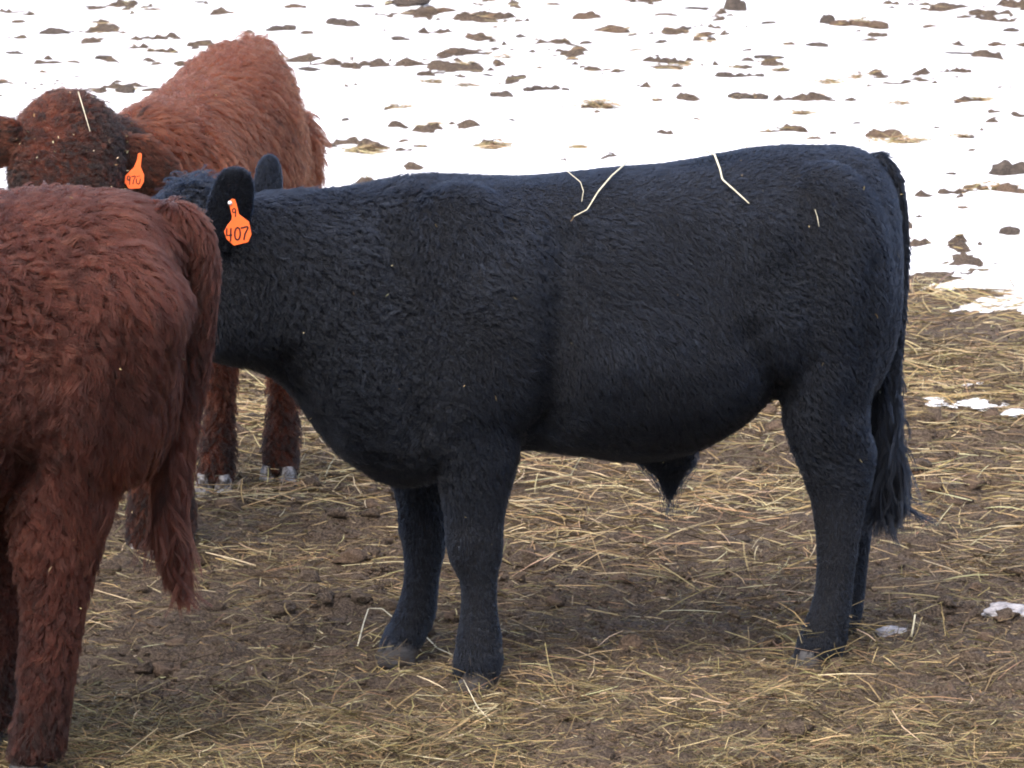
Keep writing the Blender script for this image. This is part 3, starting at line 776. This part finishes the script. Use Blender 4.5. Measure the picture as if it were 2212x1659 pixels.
def left_style(P, n, r):
    x, y, z = P[:, 0], P[:, 1], P[:, 2]
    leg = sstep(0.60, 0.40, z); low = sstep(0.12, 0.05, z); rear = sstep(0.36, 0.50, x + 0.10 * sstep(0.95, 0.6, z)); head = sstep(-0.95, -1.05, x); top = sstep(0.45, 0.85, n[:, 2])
    L = (0.050 + 0.014 * rear) * (1 - 0.40 * leg) * (1 - 0.4 * head) * (1 - 0.30 * top)
    L = np.where(low > 0.5, 0.024, L)
    D = np.stack([0.35 - 0.30 * leg + 0.05 * rear, 0 * x, -0.9 + 0 * x], -1) + swirl(P, 5.0, 0.60, 401) * (1 - 0.65 * rear)[:, None] * (1 - 0.4 * leg)[:, None]
    amp = 0.36 * (1 - 0.75 * rear) * (1 - 0.45 * leg)
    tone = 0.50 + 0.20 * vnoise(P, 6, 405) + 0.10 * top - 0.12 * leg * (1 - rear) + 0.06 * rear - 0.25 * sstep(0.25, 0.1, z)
    return L, LEFT.vec(D), np.full(len(x), 0.50) * (1 - 0.35 * rear), amp, 0.75 + 0.45 * r.random(len(x)), np.clip(0.72 + 0.35 * vnoise(P, 8, 409), 0.3, 0.95), tone
fur('fur', left_srf, LEFT, left, HAIR['brown'], 230000, 8, left_style, 21, 0.0006, 14, 0.62)
ltail = [(330, 462, 22), (375, 468, 30), (415, 505, 30), (434, 570, 28), (435, 655, 26), (425, 750, 25), (408, 850, 24), (388, 950, 24), (374, 1040, 24), (368, 1120, 23), (376, 1190, 16), (390, 1240, 7)]
tail(LEFT, left, ltail, 0.01, SKIN['brown'], HAIR['brown'], 42, 16000, lambda q: 0.045 + 0.06 * sstep(0.4, 0.95, q), 0.52, 0.06, 0.22)
for la in (-1, 1):
    b0 = LEFT.w(np.array([-1.0, 0.14 * la, 0.98])); t0 = LEFT.w(np.array([-0.97, 0.33 * la, 0.95]))
    ear(LEFT, left, b0, t0, 0.05, (-0.8, 0, 0.5), SKIN['brown'], HAIR['brown'], 55 + la, 2500, 0.02, 0.3)
    v, f = blob((0, 0, 0), (.02, .02, .02)); mesh_obj('eye', v + LEFT.w(np.array([-1.17, 0.105 * la, 0.80])), f, M['eye'], left)
hoof_pair(LEFT, (lhn[-1][0] - 0.02, -0.15, 0), 0.0, M['hoof_grey'], left, 1.05)
hoof_pair(LEFT, (lhf[-1][0] - 0.02, 0.15, 0), 0.0, M['hoof_grey'], left, 1.05)
for q in lfr: hoof_pair(LEFT, (q[-1][0] - 0.01, q[-1][1], 0), 0.0, M['hoof_grey'], left, 1.0)
chaff_on('chaff', left_srf, left, 60, 62, 0.9)

# ---------------- the red animal behind, facing out of the herd
YB = math.atan2(0.98, 0.20)
BACK = Frame((-0.838, 1.65), YB, 1.02)
back = tag(empty('heifer', (-0.838, 1.65, 0)), 'rusty red long-haired heifer with dark curly poll and numbered orange ear tag', 'heifer')
bk = TRUNK[TRUNK[:, 0] > -0.56].copy(); bk[:, 3] *= 0.70 - 0.05 * sstep(0.1, 0.4, bk[:, 0]); bk[:, 1] -= 0.01
bk = np.column_stack([bk, np.zeros(len(bk))])
bk = np.vstack([bk, [(-0.62, 1.165, .56, .185, .03), (-0.69, 1.18, .68, .165, .07), (-0.75, 1.19, .80, .15, .10), (-0.81, 1.18, .90, .12, .13)]])
hp = []
for u, v, y_, hd, hw in ((158, 245, 0.93, .075, .075), (150, 285, 0.87, .105, .120), (144, 335, 0.80, .115, .133), (140, 400, 0.72, .112, .128), (138, 470, 0.65, .100, .100), (136, 545, 0.58, .085, .085), (135, 610, 0.52, .078, .078), (135, 650, 0.49, .05, .055)):
    hp.append((*BACK.inv(at_depth(u, v, y_)), hd, hw))
hx = BACK.inv(at_depth(150, 300, 0.8) + np.array([0.97, 0.24, 0])) - BACK.inv(at_depth(150, 300, 0.8))
def foot(u, v):
    return BACK.inv(on_ground(u, v))
f1, h1, h2 = foot(318, 1196), foot(467, 1058), foot(605, 1040)
f2 = BACK.inv(on_ground(378, 1180))
blegs = [std_leg(F0, f1[0], f1[1], inn=0.10), std_leg(F0, f2[0], f2[1], inn=0.09), std_leg(H0, h1[0], h1[1], inn=0.065, sw=0.9), std_leg(H0, h2[0], h2[1], inn=0.06, sw=0.9)]
parts = [trunk_mesh(bk, 0.94), head_mesh(hp, unit(hx))] + [leg_mesh(q) for q in blegs]
for s_ in (-1, 1):
    parts.append(blob((0.40, 0.075 * s_, 0.86), (.17, .090, .26))); parts.append(blob((-0.40, 0.10 * s_, 0.86), (.19, .11, .27)))
    parts.append(blob((0.24, 0.11 * s_, 1.06), (.08, .08, .06)))
parts.append(blob((-0.06, 0, 0.78), (.36, .225, .26)))
parts.append(blob((0.54, 0, 1.175), (.085, .055, .07)))
parts.append(blob((-0.70, 0.07, 1.06), (.14, .13, .13)))
body = fuse('body', parts, BACK, 0.014, SKIN['red'], back, 7)
back_srf = surface(body)
pollL = BACK.inv(at_depth(145, 300, 0.82))
def back_style(P, n, r):
    x, y, z = P[:, 0], P[:, 1], P[:, 2]
    d = np.linalg.norm((P - pollL) / np.array([1.0, 1.15, 1.3]), axis=1)
    head = sstep(0.225, 0.185, d); head = np.maximum(head, sstep(-0.90, -0.98, x)); leg = sstep(0.60, 0.42, z); top = sstep(0.4, 0.85, n[:, 2])
    L = 0.052 * (1 - 0.48 * leg) * (1 - 0.50 * head) * (1 - 0.15 * top)
    L = np.where(z < 0.10, 0.022, L)
    D = np.stack([0.65 - 0.55 * leg, 0 * x, -0.75 + 0 * x], -1) + swirl(P, 4.5, 0.55, 501) * (1 - 0.4 * leg)[:, None]
    rump = sstep(0.15, 0.35, x)
    amp = 0.15 + 0.30 * head + 0.14 * rump
    tone = 0.56 + 0.20 * vnoise(P, 5, 505) + 0.08 * top - 0.54 * head - 0.22 * leg - 0.30 * sstep(0.32, 0.12, z)
    return L, BACK.vec(D), np.full(len(x), 0.48) + 0.15 * head, amp, 0.55 + 0.4 * r.random(len(x)) + 0.6 * head, np.full(len(x), 0.82), tone
fur('fur', back_srf, BACK, back, HAIR['red'], 180000, 8, back_style, 31, 0.0006, 9, 0.55)
tl = np.array([(0.57, 0, 1.16, .026), (0.62, 0, 1.09, .024), (0.645, 0, 0.98, .02), (0.65, 0, 0.80, .018), (0.65, 0, 0.62, .016), (0.65, 0, 0.46, .008)])
tl_ = smooth_rows(tl, 3); v, f = tube(tl_[:, :3], tl_[:, 3], 8)
tb = mesh_obj('tail', BACK.w(v), f, SKIN['red'], back)
fur('tail_hair', surface(tb), BACK, tb, HAIR['red'], 4000, 7, lambda P, nn, r: (0.04 + 0.1 * sstep(0.7, 0.5, P[:, 2]), BACK.vec(np.tile([0, 0, -1.0], (len(P), 1))), np.full(len(P), .25), np.full(len(P), .1), np.full(len(P), .6), np.full(len(P), .7), np.full(len(P), .5)), 43)
ear(BACK, back, at_depth(246, 318, 0.84), at_depth(372, 400, 0.88), 0.072, (0.1, -1, 0.3), SKIN['red'], HAIR['red'], 57, 9000, 0.022, 0.27)
ear(BACK, back, at_depth(48, 290, 0.74), at_depth(-58, 322, 0.72), 0.060, (-0.1, -1, 0.3), SKIN['red'], HAIR['red'], 58, 7000, 0.022, 0.2)
for u in (62, 222):
    v, f = blob((0, 0, 0), (.02, .02, .02)); mesh_obj('eye', v + at_depth(u, 420, 0.66), f, M['eye'], back)
hoof_pair(BACK, (f1[0], f1[1], 0), 0.0, M['hoof_pale'], back, 0.98)
hoof_pair(BACK, (f2[0], f2[1], 0), 0.0, M['hoof_pale'], back, 0.98)
hoof_pair(BACK, (h1[0] - 0.025, h1[1], 0), 0.15, M['hoof_pale'], back, 0.98)
hoof_pair(BACK, (h2[0] - 0.025, h2[1], 0), 0.0, M['hoof_pale'], back, 0.98)
to = (905, 900); ts = 0.00039
pts = [(893, 903), (908, 893), (920, 905), (912, 985), (935, 1040), (932, 1085), (908, 1125), (835, 1128), (806, 1085), (812, 1040), (868, 988), (888, 940)]
ear_tag(back, tag_outline(pts, to, ts), tag_text([('9', 822, 1042, 846, 1098, 6), ('7', 850, 1045, 878, 1096, 6), ('u', 880, 1042, 912, 1096, 6)], to, ts),
        at_depth(905 / 3, 32 + 900 / 3, 0.755), (0.99, 0.10, 0), UP, unit(np.array([0.1, -1, 0.15])))
hdreg = lambda P: np.linalg.norm(BACK.inv(P) - pollL, axis=1) < 0.2
chaff_on('chaff', back_srf, back, 45, 63, 1.0)
P_, n_ = sample(*back_srf, 6000, np.random.default_rng(64), facing); k_ = hdreg(P_) & (n_[:, 1] < 0.2); P_, n_ = P_[k_][:70], n_[k_][:70]
r_ = np.random.default_rng(65)
V_, Q_ = straw_arrays(P_ + n_ * 0.022, r_.uniform(0.004, 0.009, len(P_)), r_.uniform(0.002, 0.004, len(P_)), r_.uniform(0, 6, len(P_)), r_.normal(0, .6, len(P_)), r_.normal(0, .1, len(P_)), 66)
o_ = fast_mesh('chaff', V_, Q_, M['straw'], back, smooth=False); tint_mesh(o_, straw_colors(len(P_), (1, 2, 0, 0, 0, 5, 0), r_), 8); o_['kind'] = 'stuff'

# ------------------------------------------------------------------ loose clods, tufts, patches and stalks
from mathutils.bvhtree import BVHTree
def lump_mesh(W_, D_, H_, seed, sub=3, rough=0.32, sink=0.3):
    bm = bmesh.new(); bmesh.ops.create_icosphere(bm, subdivisions=sub, radius=1.0)
    V = np.array([v.co[:] for v in bm.verts]); Fc = [tuple(v.index for v in f.verts) for f in bm.faces]; bm.free()
    d = 1 + rough * (vnoise(V + seed * 7.3, 1.6, seed) + 0.55 * vnoise(V + seed, 4.2, seed + 1) + 0.3 * vnoise(V, 9.0, seed + 2))
    V = V * d[:, None]; V[:, 2] = np.where(V[:, 2] < 0, V[:, 2] * 0.6, V[:, 2])
    return V * np.array([W_ / 2, D_ / 2, H_ * 0.8]) , Fc
def straw_mesh(n, W_, D_, H_, L_, wr, seed, wts=(5, 5, 1, 3, 1, 4, 1)):
    r = np.random.default_rng(seed)
    P = np.column_stack([r.normal(0, W_ / 4.5, n), r.normal(0, D_ / 4.5, n), np.zeros(n)])
    e = np.exp(-(P[:, 0] / (W_ / 3)) ** 2 - (P[:, 1] / (D_ / 3)) ** 2); P[:, 2] = H_ * e * r.random(n) + 0.004
    V, Q = straw_arrays(P, r.uniform(0.4, 1.2, n) * L_, r.uniform(*wr, n), r.normal(0, 0.7, n) + (r.random(n) < 0.3) * 1.2, r.normal(0, 0.22, n), r.normal(0, 0.15, n), seed)
    return V, Q, straw_colors(n, wts, r)
def clod(u, v, w_, h_, seed, label, name='dirt_clod', mat='dung', group='dirt clods scattered on the snow', cat='clod', lumps=1, straws=0, flat=0.75):
    g = on_ground(u, v + h_ * 0.4); sc = F / (np.dot(g - CAM, FW)); z0 = float(top_h(g[0], g[1])[0])
    W_, H_ = w_ / sc * 0.9, max(h_ / sc * 0.9, 0.014); D_ = W_ * flat
    r = np.random.default_rng(seed)
    if lumps == 1: parts = [lump_mesh(W_, D_, H_, seed)]
    else:
        parts = []
        for i in range(lumps):
            wl = W_ / lumps * r.uniform(1.0, 1.9); a, b = lump_mesh(wl, wl * r.uniform(0.7, 1.1), min(H_ * r.uniform(0.5, 1.05), wl * 0.5), seed + i * 13, 3, 0.28)
            parts.append((a + np.array([(i + 0.5) / lumps * W_ - W_ / 2 + r.normal(0, W_ * 0.04), r.normal(0, D_ * 0.2), 0]), b))
    V, Fc = merge(parts)
    root = mesh_obj(name, V, Fc, M[mat]); root.location = (g[0], g[1], z0 - 0.003); root.rotation_euler = (0, 0, float(r.uniform(-0.3, 0.3)))
    tag(root, label, cat, group)
    if straws:
        V, Q, c_ = straw_mesh(straws, W_ * 1.2, D_ * 1.1, H_ * 1.0, W_ * 0.35 + 0.04, (0.0028, 0.0052), seed + 5)
        o = fast_mesh('straw', V, Q, M['straw'], smooth=False); tint_mesh(o, c_, 8); o.parent = root; o['kind'] = 'stuff'
    return root
def straw_tuft(u, v, w_, h_, seed, label, n=60, group=None, cat='straw tuft', dirt=True):
    g = on_ground(u, v + h_ * 0.3); sc = F / (np.dot(g - CAM, FW)); z0 = float(top_h(g[0], g[1])[0])
    W_, H_ = w_ / sc, h_ / sc * 0.55; D_ = W_ * 0.6
    V, Q, c_ = straw_mesh(n, W_, D_, H_, W_ * 0.45 + 0.03, (0.0028, 0.0055), seed)
    root = fast_mesh('straw_tuft', V, Q, M['straw'], smooth=False); tint_mesh(root, c_, 8); root.location = (g[0], g[1], z0)
    if dirt:
        a, b = lump_mesh(W_ * 0.6, D_ * 0.7, H_ * 0.45, seed, 2); o = mesh_obj('dirt', a, b, M['brown']); o.parent = root
    return tag(root, label, cat, group)

SMALL = 'small dark dirt clod lying loose on the snow'
GS = 'small dirt clods on the snow'
for i, (u, v, w_, h_) in enumerate([(745, 268, 26, 14), (875, 306, 30, 13), (670, 155, 46, 12), (1165, 152, 22, 12), (1430, 92, 30, 10), (1655, 290, 26, 12), (1800, 285, 30, 12), (1505, 262, 20, 10),
        (2055, 375, 26, 10), (2100, 330, 22, 12), (865, 85, 50, 22), (980, 118, 40, 14), (1125, 75, 40, 16), (1440, 40, 60, 16), (1500, 22, 70, 12), (1705, 98, 40, 14), (1765, 100, 60, 15), (1380, 108, 44, 12),
        (1030, 46, 40, 14), (960, 30, 60, 12), (120, 70, 58, 20), (40, 50, 50, 12), (225, 128, 40, 12), (95, 160, 22, 10), (1925, 22, 26, 10), (2010, 65, 40, 14), (2060, 118, 70, 16), (2150, 100, 60, 16), (2185, 68, 40, 14),
        (1760, 300, 28, 12), (1850, 268, 34, 10), (905, 320, 44, 12), (715, 325, 26, 10), (1525, 80, 54, 12), (1660, 55, 36, 12), (1880, 92, 40, 12), (1345, 160, 24, 10), (1290, 250, 18, 9), (1105, 268, 18, 9), (640, 20, 70, 16), (790, 22, 60, 12), (2200, 20, 40, 14),
        (430, 12, 50, 12), (330, 28, 44, 12), (28, 120, 36, 12), (1195, 20, 60, 10), (1050, 165, 36, 10), (1420, 222, 22, 9), (1985, 470, 22, 10), (2080, 452, 24, 10), (1660, 128, 60, 10)]):
    clod(u, v, w_ * (0.7, 1.0, 1.15)[i % 3], h_ * (0.8, 0.55, 0.4, 0.7)[i % 4], 1000 + i, SMALL, mat=('dung', 'brown')[i % 2], group=GS, flat=0.6 + 0.6 * ((i * 7) % 5) / 5, straws=(0, 5, 0, 9)[i % 4])
clod(1590, 10, 58, 42, 1101, 'tall dark upright dirt clod, biggest lump on the far snow', group=None)
clod(1265, 38, 78, 24, 1102, 'long reddish-brown dirt slab resting on top of the snow', mat='brown', group=None)
clod(1322, 62, 90, 20, 1103, 'flat brown dirt patch just beside the reddish-brown slab', mat='brown', group=None, straws=18)
clod(1788, 46, 38, 30, 1104, 'round dark clod sitting on a long strawy dirt ridge', group=None)
clod(1855, 54, 130, 20, 1105, 'long low strawy dirt ridge behind the round dark clod', name='dirt_ridge', mat='brown', group=None, cat='dirt ridge', lumps=4, straws=40)
clod(738, 42, 70, 32, 1106, 'stacked dung lumps on a flat dark patch in the snow', name='dung_pile', group=None, cat='dung', lumps=3)
clod(610, 58, 56, 24, 1107, 'pair of dark lumps behind the red heifer\'s tailhead', name='dung_pile', group=None, cat='dung', lumps=2)
clod(890, 10, 80, 24, 1108, 'wide peaked dark clod on the far snow', group=None)
clod(1180, 190, 100, 34, 1109, 'cluster of round dark dung lumps beside a straw heap', name='dung_pile', group=None, cat='dung', lumps=5, straws=10)
clod(1080, 206, 44, 22, 1110, 'small dung lump with straw next to the round dung cluster', name='dung_pile', group=None, cat='dung', lumps=2, straws=5)
straw_tuft(1290, 228, 120, 42, 1111, 'largest straw heap on the snow, beside the dung cluster', 90)
clod(1615, 210, 84, 26, 1112, 'broken dirt clods on strawy patch with an upright stub', name='dirt_clod', group=None, lumps=3, straws=30)
clod(1602, 166, 104, 15, 1113, 'thin crooked dark dirt strip lying across the snow', name='dirt_ridge', group=None, cat='dirt ridge', lumps=5)
clod(1908, 284, 78, 28, 1114, 'split twin dung lump just above the bull\'s rump', name='dung_pile', group=None, cat='dung', lumps=2, mat='brown')
straw_tuft(1945, 302, 150, 24, 1115, 'wide straw patch in front of the split twin dung lump', 70)
clod(2182, 356, 76, 48, 1116, 'large pair of dark dung lumps with single straws across them', name='dung_pile', group=None, cat='dung', lumps=2, straws=4)
clod(2150, 408, 150, 28, 1117, 'ridge of pointed dung lumps covered with straw stems', name='dirt_ridge', group=None, cat='dirt ridge', lumps=5, straws=60, mat='brown')
straw_tuft(1070, 320, 92, 28, 1118, 'pale straw tuft with a dirt core behind the bull\'s withers', 70)
straw_tuft(790, 330, 120, 24, 1119, 'strung-out straw tuft with dirt beside the red heifer\'s flank', 70)
clod(272, 198, 50, 24, 1120, 'dark clod bound with hay between the heifer\'s poll and back', group=None, straws=14)
clod(1995, 622, 76, 52, 1121, 'ragged brown clod at the snow edge behind the bull\'s tail', mat='brown', group=None, lumps=3, straws=34)
clod(2182, 505, 54, 26, 1122, 'straw-streaked clod on bare snow above the hay', group=None, straws=8)
SMALLS = [o for o in COL.objects if o.get('group') == GS]
TF = 'thin flattened pale straw tuft lying on snow'
for i, (u, v, w_, h_) in enumerate([(1010, 143, 90, 12), (1090, 122, 64, 18), (935, 178, 66, 13), (868, 238, 66, 18), (1440, 150, 130, 14), (1790, 186, 110, 16), (1690, 155, 60, 12), (1630, 320, 40, 10), (2110, 222, 90, 12), (1950, 228, 60, 14), (1730, 248, 70, 12), (1250, 320, 40, 10), (620, 215, 0, 0), (1010, 190, 60, 12), (2085, 300, 60, 12), (1850, 175, 60, 12)]):
    if w_: straw_tuft(u, v, w_, h_, 1200 + i, TF, 34, 'flattened straw tufts on the snow', dirt=i % 2 == 0)

# foreground pieces
def stone(u, v, w_, h_, seed, label, mat='stone', name='stone', cat='stone', squash=0.5):
    g = on_ground(u, v + h_ * 0.45); sc = F / (np.dot(g - CAM, FW)); z0 = float(top_h(g[0], g[1])[0])
    a, b = lump_mesh(w_ / sc, w_ / sc * 0.7, h_ / sc * squash * 2, seed, 4, 0.20)
    o = mesh_obj(name, a, b, M[mat]); o.location = (g[0], g[1] + 0.02, z0 - 0.004); return tag(o, label, cat)
stone(2176, 1322, 96, 36, 1301, 'pale grey weathered stone half sunk in the strawy mud', squash=0.4)
stone(545, 893, 56, 34, 1302, 'dark hollow mud lump between the red heifer\'s hind legs', 'dung', 'mud_lump', 'mud lump')
stone(1592, 1174, 60, 24, 1303, 'dark brown dung lump on mud between the bull\'s front and hind legs', 'dung', 'dung_lump', 'dung')
stone(1940, 1352, 90, 26, 1304, 'grey dried mud lump with an upright straw beside it', 'stone', 'mud_lump', 'mud lump', 0.35)
stone(1365, 1405, 56, 30, 1305, 'rusty brown hay-bound dung pat under the bull\'s belly', 'brown', 'dung_lump', 'dung')
for i, (u, v, w_, h_, lb) in enumerate([(2112, 872, 100, 34, 'brightest rounded snow remnant on the straw behind the bull\'s tail'), (2022, 862, 84, 18, 'thin long snow remnant closest to the bull\'s tail'),
        (2192, 888, 50, 30, 'small lacy snow remnant beside the brightest one'), (2130, 832, 100, 18, 'narrow snow strip among golden straw above the brightest remnant')]):
    g = on_ground(u, v + h_ * 0.3); sc = F / np.dot(g - CAM, FW); a, b = lump_mesh(w_ / sc, w_ / sc * 1.1, h_ / sc * 0.30, 1400 + i, 4, 0.42)
    o = mesh_obj('snow_patch', a, b, M['snow']); o.location = (g[0], g[1], float(top_h(g[0], g[1])[0]) + 0.004); tag(o, lb, 'snow patch', 'snow remnants on the straw')
# crumbs of mud and dung trodden into the ground
r_ = np.random.default_rng(90)
protos = [lump_mesh(1, 0.65 + 0.1 * (i % 3), 0.34, 1500 + i, 2, 0.55) for i in range(6)]
def crumbs(name, n, box, smin, smax, mat, seed, dens):
    r = np.random.default_rng(seed); p = scatter(n, *box, dens, r); sz = smin + (smax - smin) * r.random(n) ** 2.5
    Vs, Fs = [], []; off = 0
    z = mud_h(p[:, 0], p[:, 1])
    a = r.uniform(0, 6.28, n)
    for i in range(n):
        V, Fc = protos[i % 6]; c, s_ = math.cos(a[i]), math.sin(a[i]); Vr = V * sz[i]
        Vs.append(np.stack([Vr[:, 0] * c - Vr[:, 1] * s_ + p[i, 0], Vr[:, 0] * s_ + Vr[:, 1] * c + p[i, 1], Vr[:, 2] + z[i]], -1)); Fs.append(np.array(Fc) + off); off += len(V)
    o = fast_mesh(name, np.vstack(Vs), np.vstack(Fs), M[mat]); o['kind'] = 'stuff'
cd_ = lambda x, y: np.clip(0.45 + 0.6 * fbm2(x, y, 1.5, 3, 95), 0.03, 1)
crumbs('mud_crumbs', 2200, (-1.9, 1.9, -2.4, 4.4), 0.010, 0.075, 'mud', 91, cd_)
crumbs('mud_crumbs', 600, (-1.9, 1.9, -2.4, 4.4), 0.012, 0.08, 'brown', 92, cd_)

g1 = [lump_mesh(1, 0.8, 0.45, 1600 + i, 1, 0.45) for i in range(5)]
def grains(n, seed, mat, smin, smax):
    r = np.random.default_rng(seed); p = scatter(n, -1.9, 1.9, -2.4, 4.4, cd_, r); sz = smin + (smax - smin) * r.random(n) ** 2; a = r.uniform(0, 6.28, n); z = mud_h(p[:, 0], p[:, 1])
    Vs, Fs, off = [], [], 0
    for k in range(5):
        m = np.arange(n) % 5 == k; V, Fc = g1[k]; V = V[None] * sz[m][:, None, None]; c, s_ = np.cos(a[m])[:, None], np.sin(a[m])[:, None]
        W_ = np.stack([V[..., 0] * c - V[..., 1] * s_ + p[m, 0:1], V[..., 0] * s_ + V[..., 1] * c + p[m, 1:2], V[..., 2] + z[m][:, None]], -1)
        Vs.append(W_.reshape(-1, 3)); Fs.append((np.array(Fc)[None] + (np.arange(m.sum()) * V.shape[1])[:, None, None] + off).reshape(-1, 3)); off += W_.shape[0] * W_.shape[1]
    o = fast_mesh('mud_grains', np.vstack(Vs), np.vstack(Fs), M[mat], smooth=False); o['kind'] = 'stuff'
grains(14000, 93, 'mud', 0.006, 0.024)
grains(6000, 94, 'brown', 0.006, 0.022)

# hay trodden up around the feet
r_ = np.random.default_rng(97); FP = np.repeat(np.array(FEET), 46, 0); n_ = len(FP); an = r_.uniform(0, 6.28, n_); rd = r_.uniform(0.05, 0.15, n_)
FP = FP + np.stack([np.cos(an) * rd, np.sin(an) * rd * 1.2, 0 * an], -1); FP[:, 2] = mud_h(FP[:, 0], FP[:, 1]) + r_.uniform(0.004, 0.035, n_)
V_, Q_ = straw_arrays(FP, r_.uniform(0.04, 0.13, n_), r_.uniform(0.0014, 0.0034, n_), an + 1.57 + r_.normal(0, 0.6, n_), r_.normal(0, 0.25, n_), r_.normal(0, 0.08, n_), 98)
o_ = fast_mesh('hay', V_, Q_, M['straw'], smooth=False); tint_mesh(o_, straw_colors(n_, (3, 2, 5, 3, 4, 1, 3), r_), 8); o_['kind'] = 'stuff'

# stalks caught on the coats and lying about
def stalk(name, P, rad, mat, label, cat='straw stalk', group=None):
    P = np.array(P); R = np.vstack([P[i] + (P[i + 1] - P[i]) * t for i in range(len(P) - 1) for t in (0.04, 0.5, 0.94)])
    v, f = tube(R, np.linspace(rad, rad * 0.6, len(R)), 6, 1.0, np.array([0.1, 0.9, 0.4]))
    return tag(mesh_obj(name, v, f, M[mat]), label, cat, group)
def draper(srf):
    return BVHTree.FromPolygons([tuple(p) for p in srf[0]], [tuple(map(int, t)) for t in srf[2]])
def drape(bvh, pts, off):
    out = []
    for u, v in pts:
        for k in range(60):
            h, nrm, _, _ = bvh.ray_cast(Vector(CAM), Vector(ray(u, v + k * 2)).normalized())
            if h is not None: break
        out.append(np.array(h + nrm * off))
    return out
bb, bq = draper(bull_srf), draper(back_srf)
stalk('straw_stalk', drape(bb, [(1357, 354), (1322, 392), (1292, 425), (1268, 462)], 0.016) + drape(bb, [(1240, 474)], 0.02), 0.0021, 'pale_stalk', 'long bent pale straw lying slantwise over the bull\'s mid back')
stalk('straw_stalk', drape(bb, [(1528, 334), (1546, 350), (1556, 378), (1561, 400), (1590, 424), (1622, 450)], 0.018), 0.0027, 'pale_stalk', 'thick kinked white straw hanging over the bull\'s loin')
stalk('straw_stalk', drape(bb, [(1220, 372), (1236, 392), (1254, 406), (1260, 425), (1256, 446)], 0.016), 0.0011, 'pale_stalk', 'hair-thin curved straw on the bull behind its withers')
stalk('straw_stalk', drape(bb, [(1768, 492), (1765, 470), (1760, 455)], 0.014), 0.0009, 'pale_stalk', 'tiny upright straw stuck to the bull\'s upper thigh')
stalk('straw_stalk', drape(bq, [(166, 216), (176, 250), (189, 300)], 0.024), 0.0014, 'pale_stalk', 'pale straw hanging over the heifer\'s dark curly poll')
def lay(pts, dz=0.012):
    out = []
    for q in pts:
        g = on_ground(q[0], q[1]); g[2] = float(top_h(g[0], g[1])[0]) + (q[2] if len(q) > 2 else dz); out.append(g)
    return out
stalk('straw_stalk', lay([(772, 1408), (786, 1368, .03), (796, 1350, .035), (826, 1352, .03), (862, 1366)]), 0.0019, 'pale_stalk', 'sharply bent pale stalk in front of the bull\'s far front hoof')
stalk('straw_stalk', lay([(905, 1385), (945, 1400), (988, 1418)]), 0.0019, 'pale_stalk', 'straight pale stalk between the bull\'s two front feet')
stalk('straw_stalk', lay([(1968, 1388), (1972, 1388, .03), (1976, 1386, .065)]), 0.003, 'pale_stalk', 'short upright straw leaning on the grey dried mud lump')
stalk('twig', lay([(2005, 640), (2022, 630, .02), (2042, 622, .03), (2062, 612, .035)]), 0.006, 'brown_stalk', 'dark forked twig on the snow edge beside the ragged clod', 'twig')
for i, (pp, lb) in enumerate([([(1060, 1575), (1030, 1545, .02), (1000, 1500, .05)], 'yellow straw leaning up against the bull\'s near front hoof'), ([(500, 1235), (640, 1290, .02), (720, 1345)], None)]):
    if lb: stalk('straw_stalk', lay(pp), 0.0018, 'pale_stalk', lb)

# ------------------------------------------------------------------ which clod is which
MARKS = {'tall dark upright': 'the tall upright clod', 'long reddish-brown dirt slab': 'the long reddish slab', 'round dark clod sitting': 'the round clod on the ridge', 'stacked dung lumps': 'the stacked dung lumps',
         'pair of dark lumps behind': 'the lump pair behind the heifer', 'wide peaked': 'the wide peaked clod', 'cluster of round dark dung': 'the round dung cluster', 'broken dirt clods': 'the broken clods with a stub',
         'thin crooked': 'the thin crooked strip', 'split twin': 'the split twin lump', 'large pair of dark dung': 'the large dung pair', 'pale straw tuft with a dirt core': 'the dirt-cored straw tuft',
         'strung-out': 'the strung-out straw tuft', 'dark clod bound with hay': 'the hay-bound clod', 'ragged brown clod': 'the ragged edge clod', 'straw-streaked clod': 'the straw-streaked clod'}
marks = []
for o in COL.objects:
    for k, ph_ in MARKS.items():
        if str(o.get('label', '')).startswith(k): marks.append((ph_, np.array(o.location)))
ORD = ('closest', 'second closest', 'third closest', 'fourth closest', 'fifth closest', 'sixth closest', 'seventh closest', 'eighth closest', 'ninth closest', 'tenth closest', 'eleventh closest', 'twelfth closest', 'thirteenth closest', 'fourteenth closest')
def single_out(objs, what):
    rank = {}
    for ph_, loc_ in marks:
        d_ = sorted(objs, key=lambda o: (np.array(o.location)[:2] - loc_[:2]) @ (np.array(o.location)[:2] - loc_[:2]))
        for i, o in enumerate(d_[:14]): rank.setdefault(o.name, []).append((i, ph_))
    for o in objs:
        if o.name in rank:
            i, ph_ = min(rank[o.name]); o['label'] = '%s, %s one to %s' % (what, ORD[i], ph_)
single_out(SMALLS, 'small clod on snow')
single_out([o for o in COL.objects if o.get('group') == 'flattened straw tufts on the snow'], 'flat straw tuft on snow')
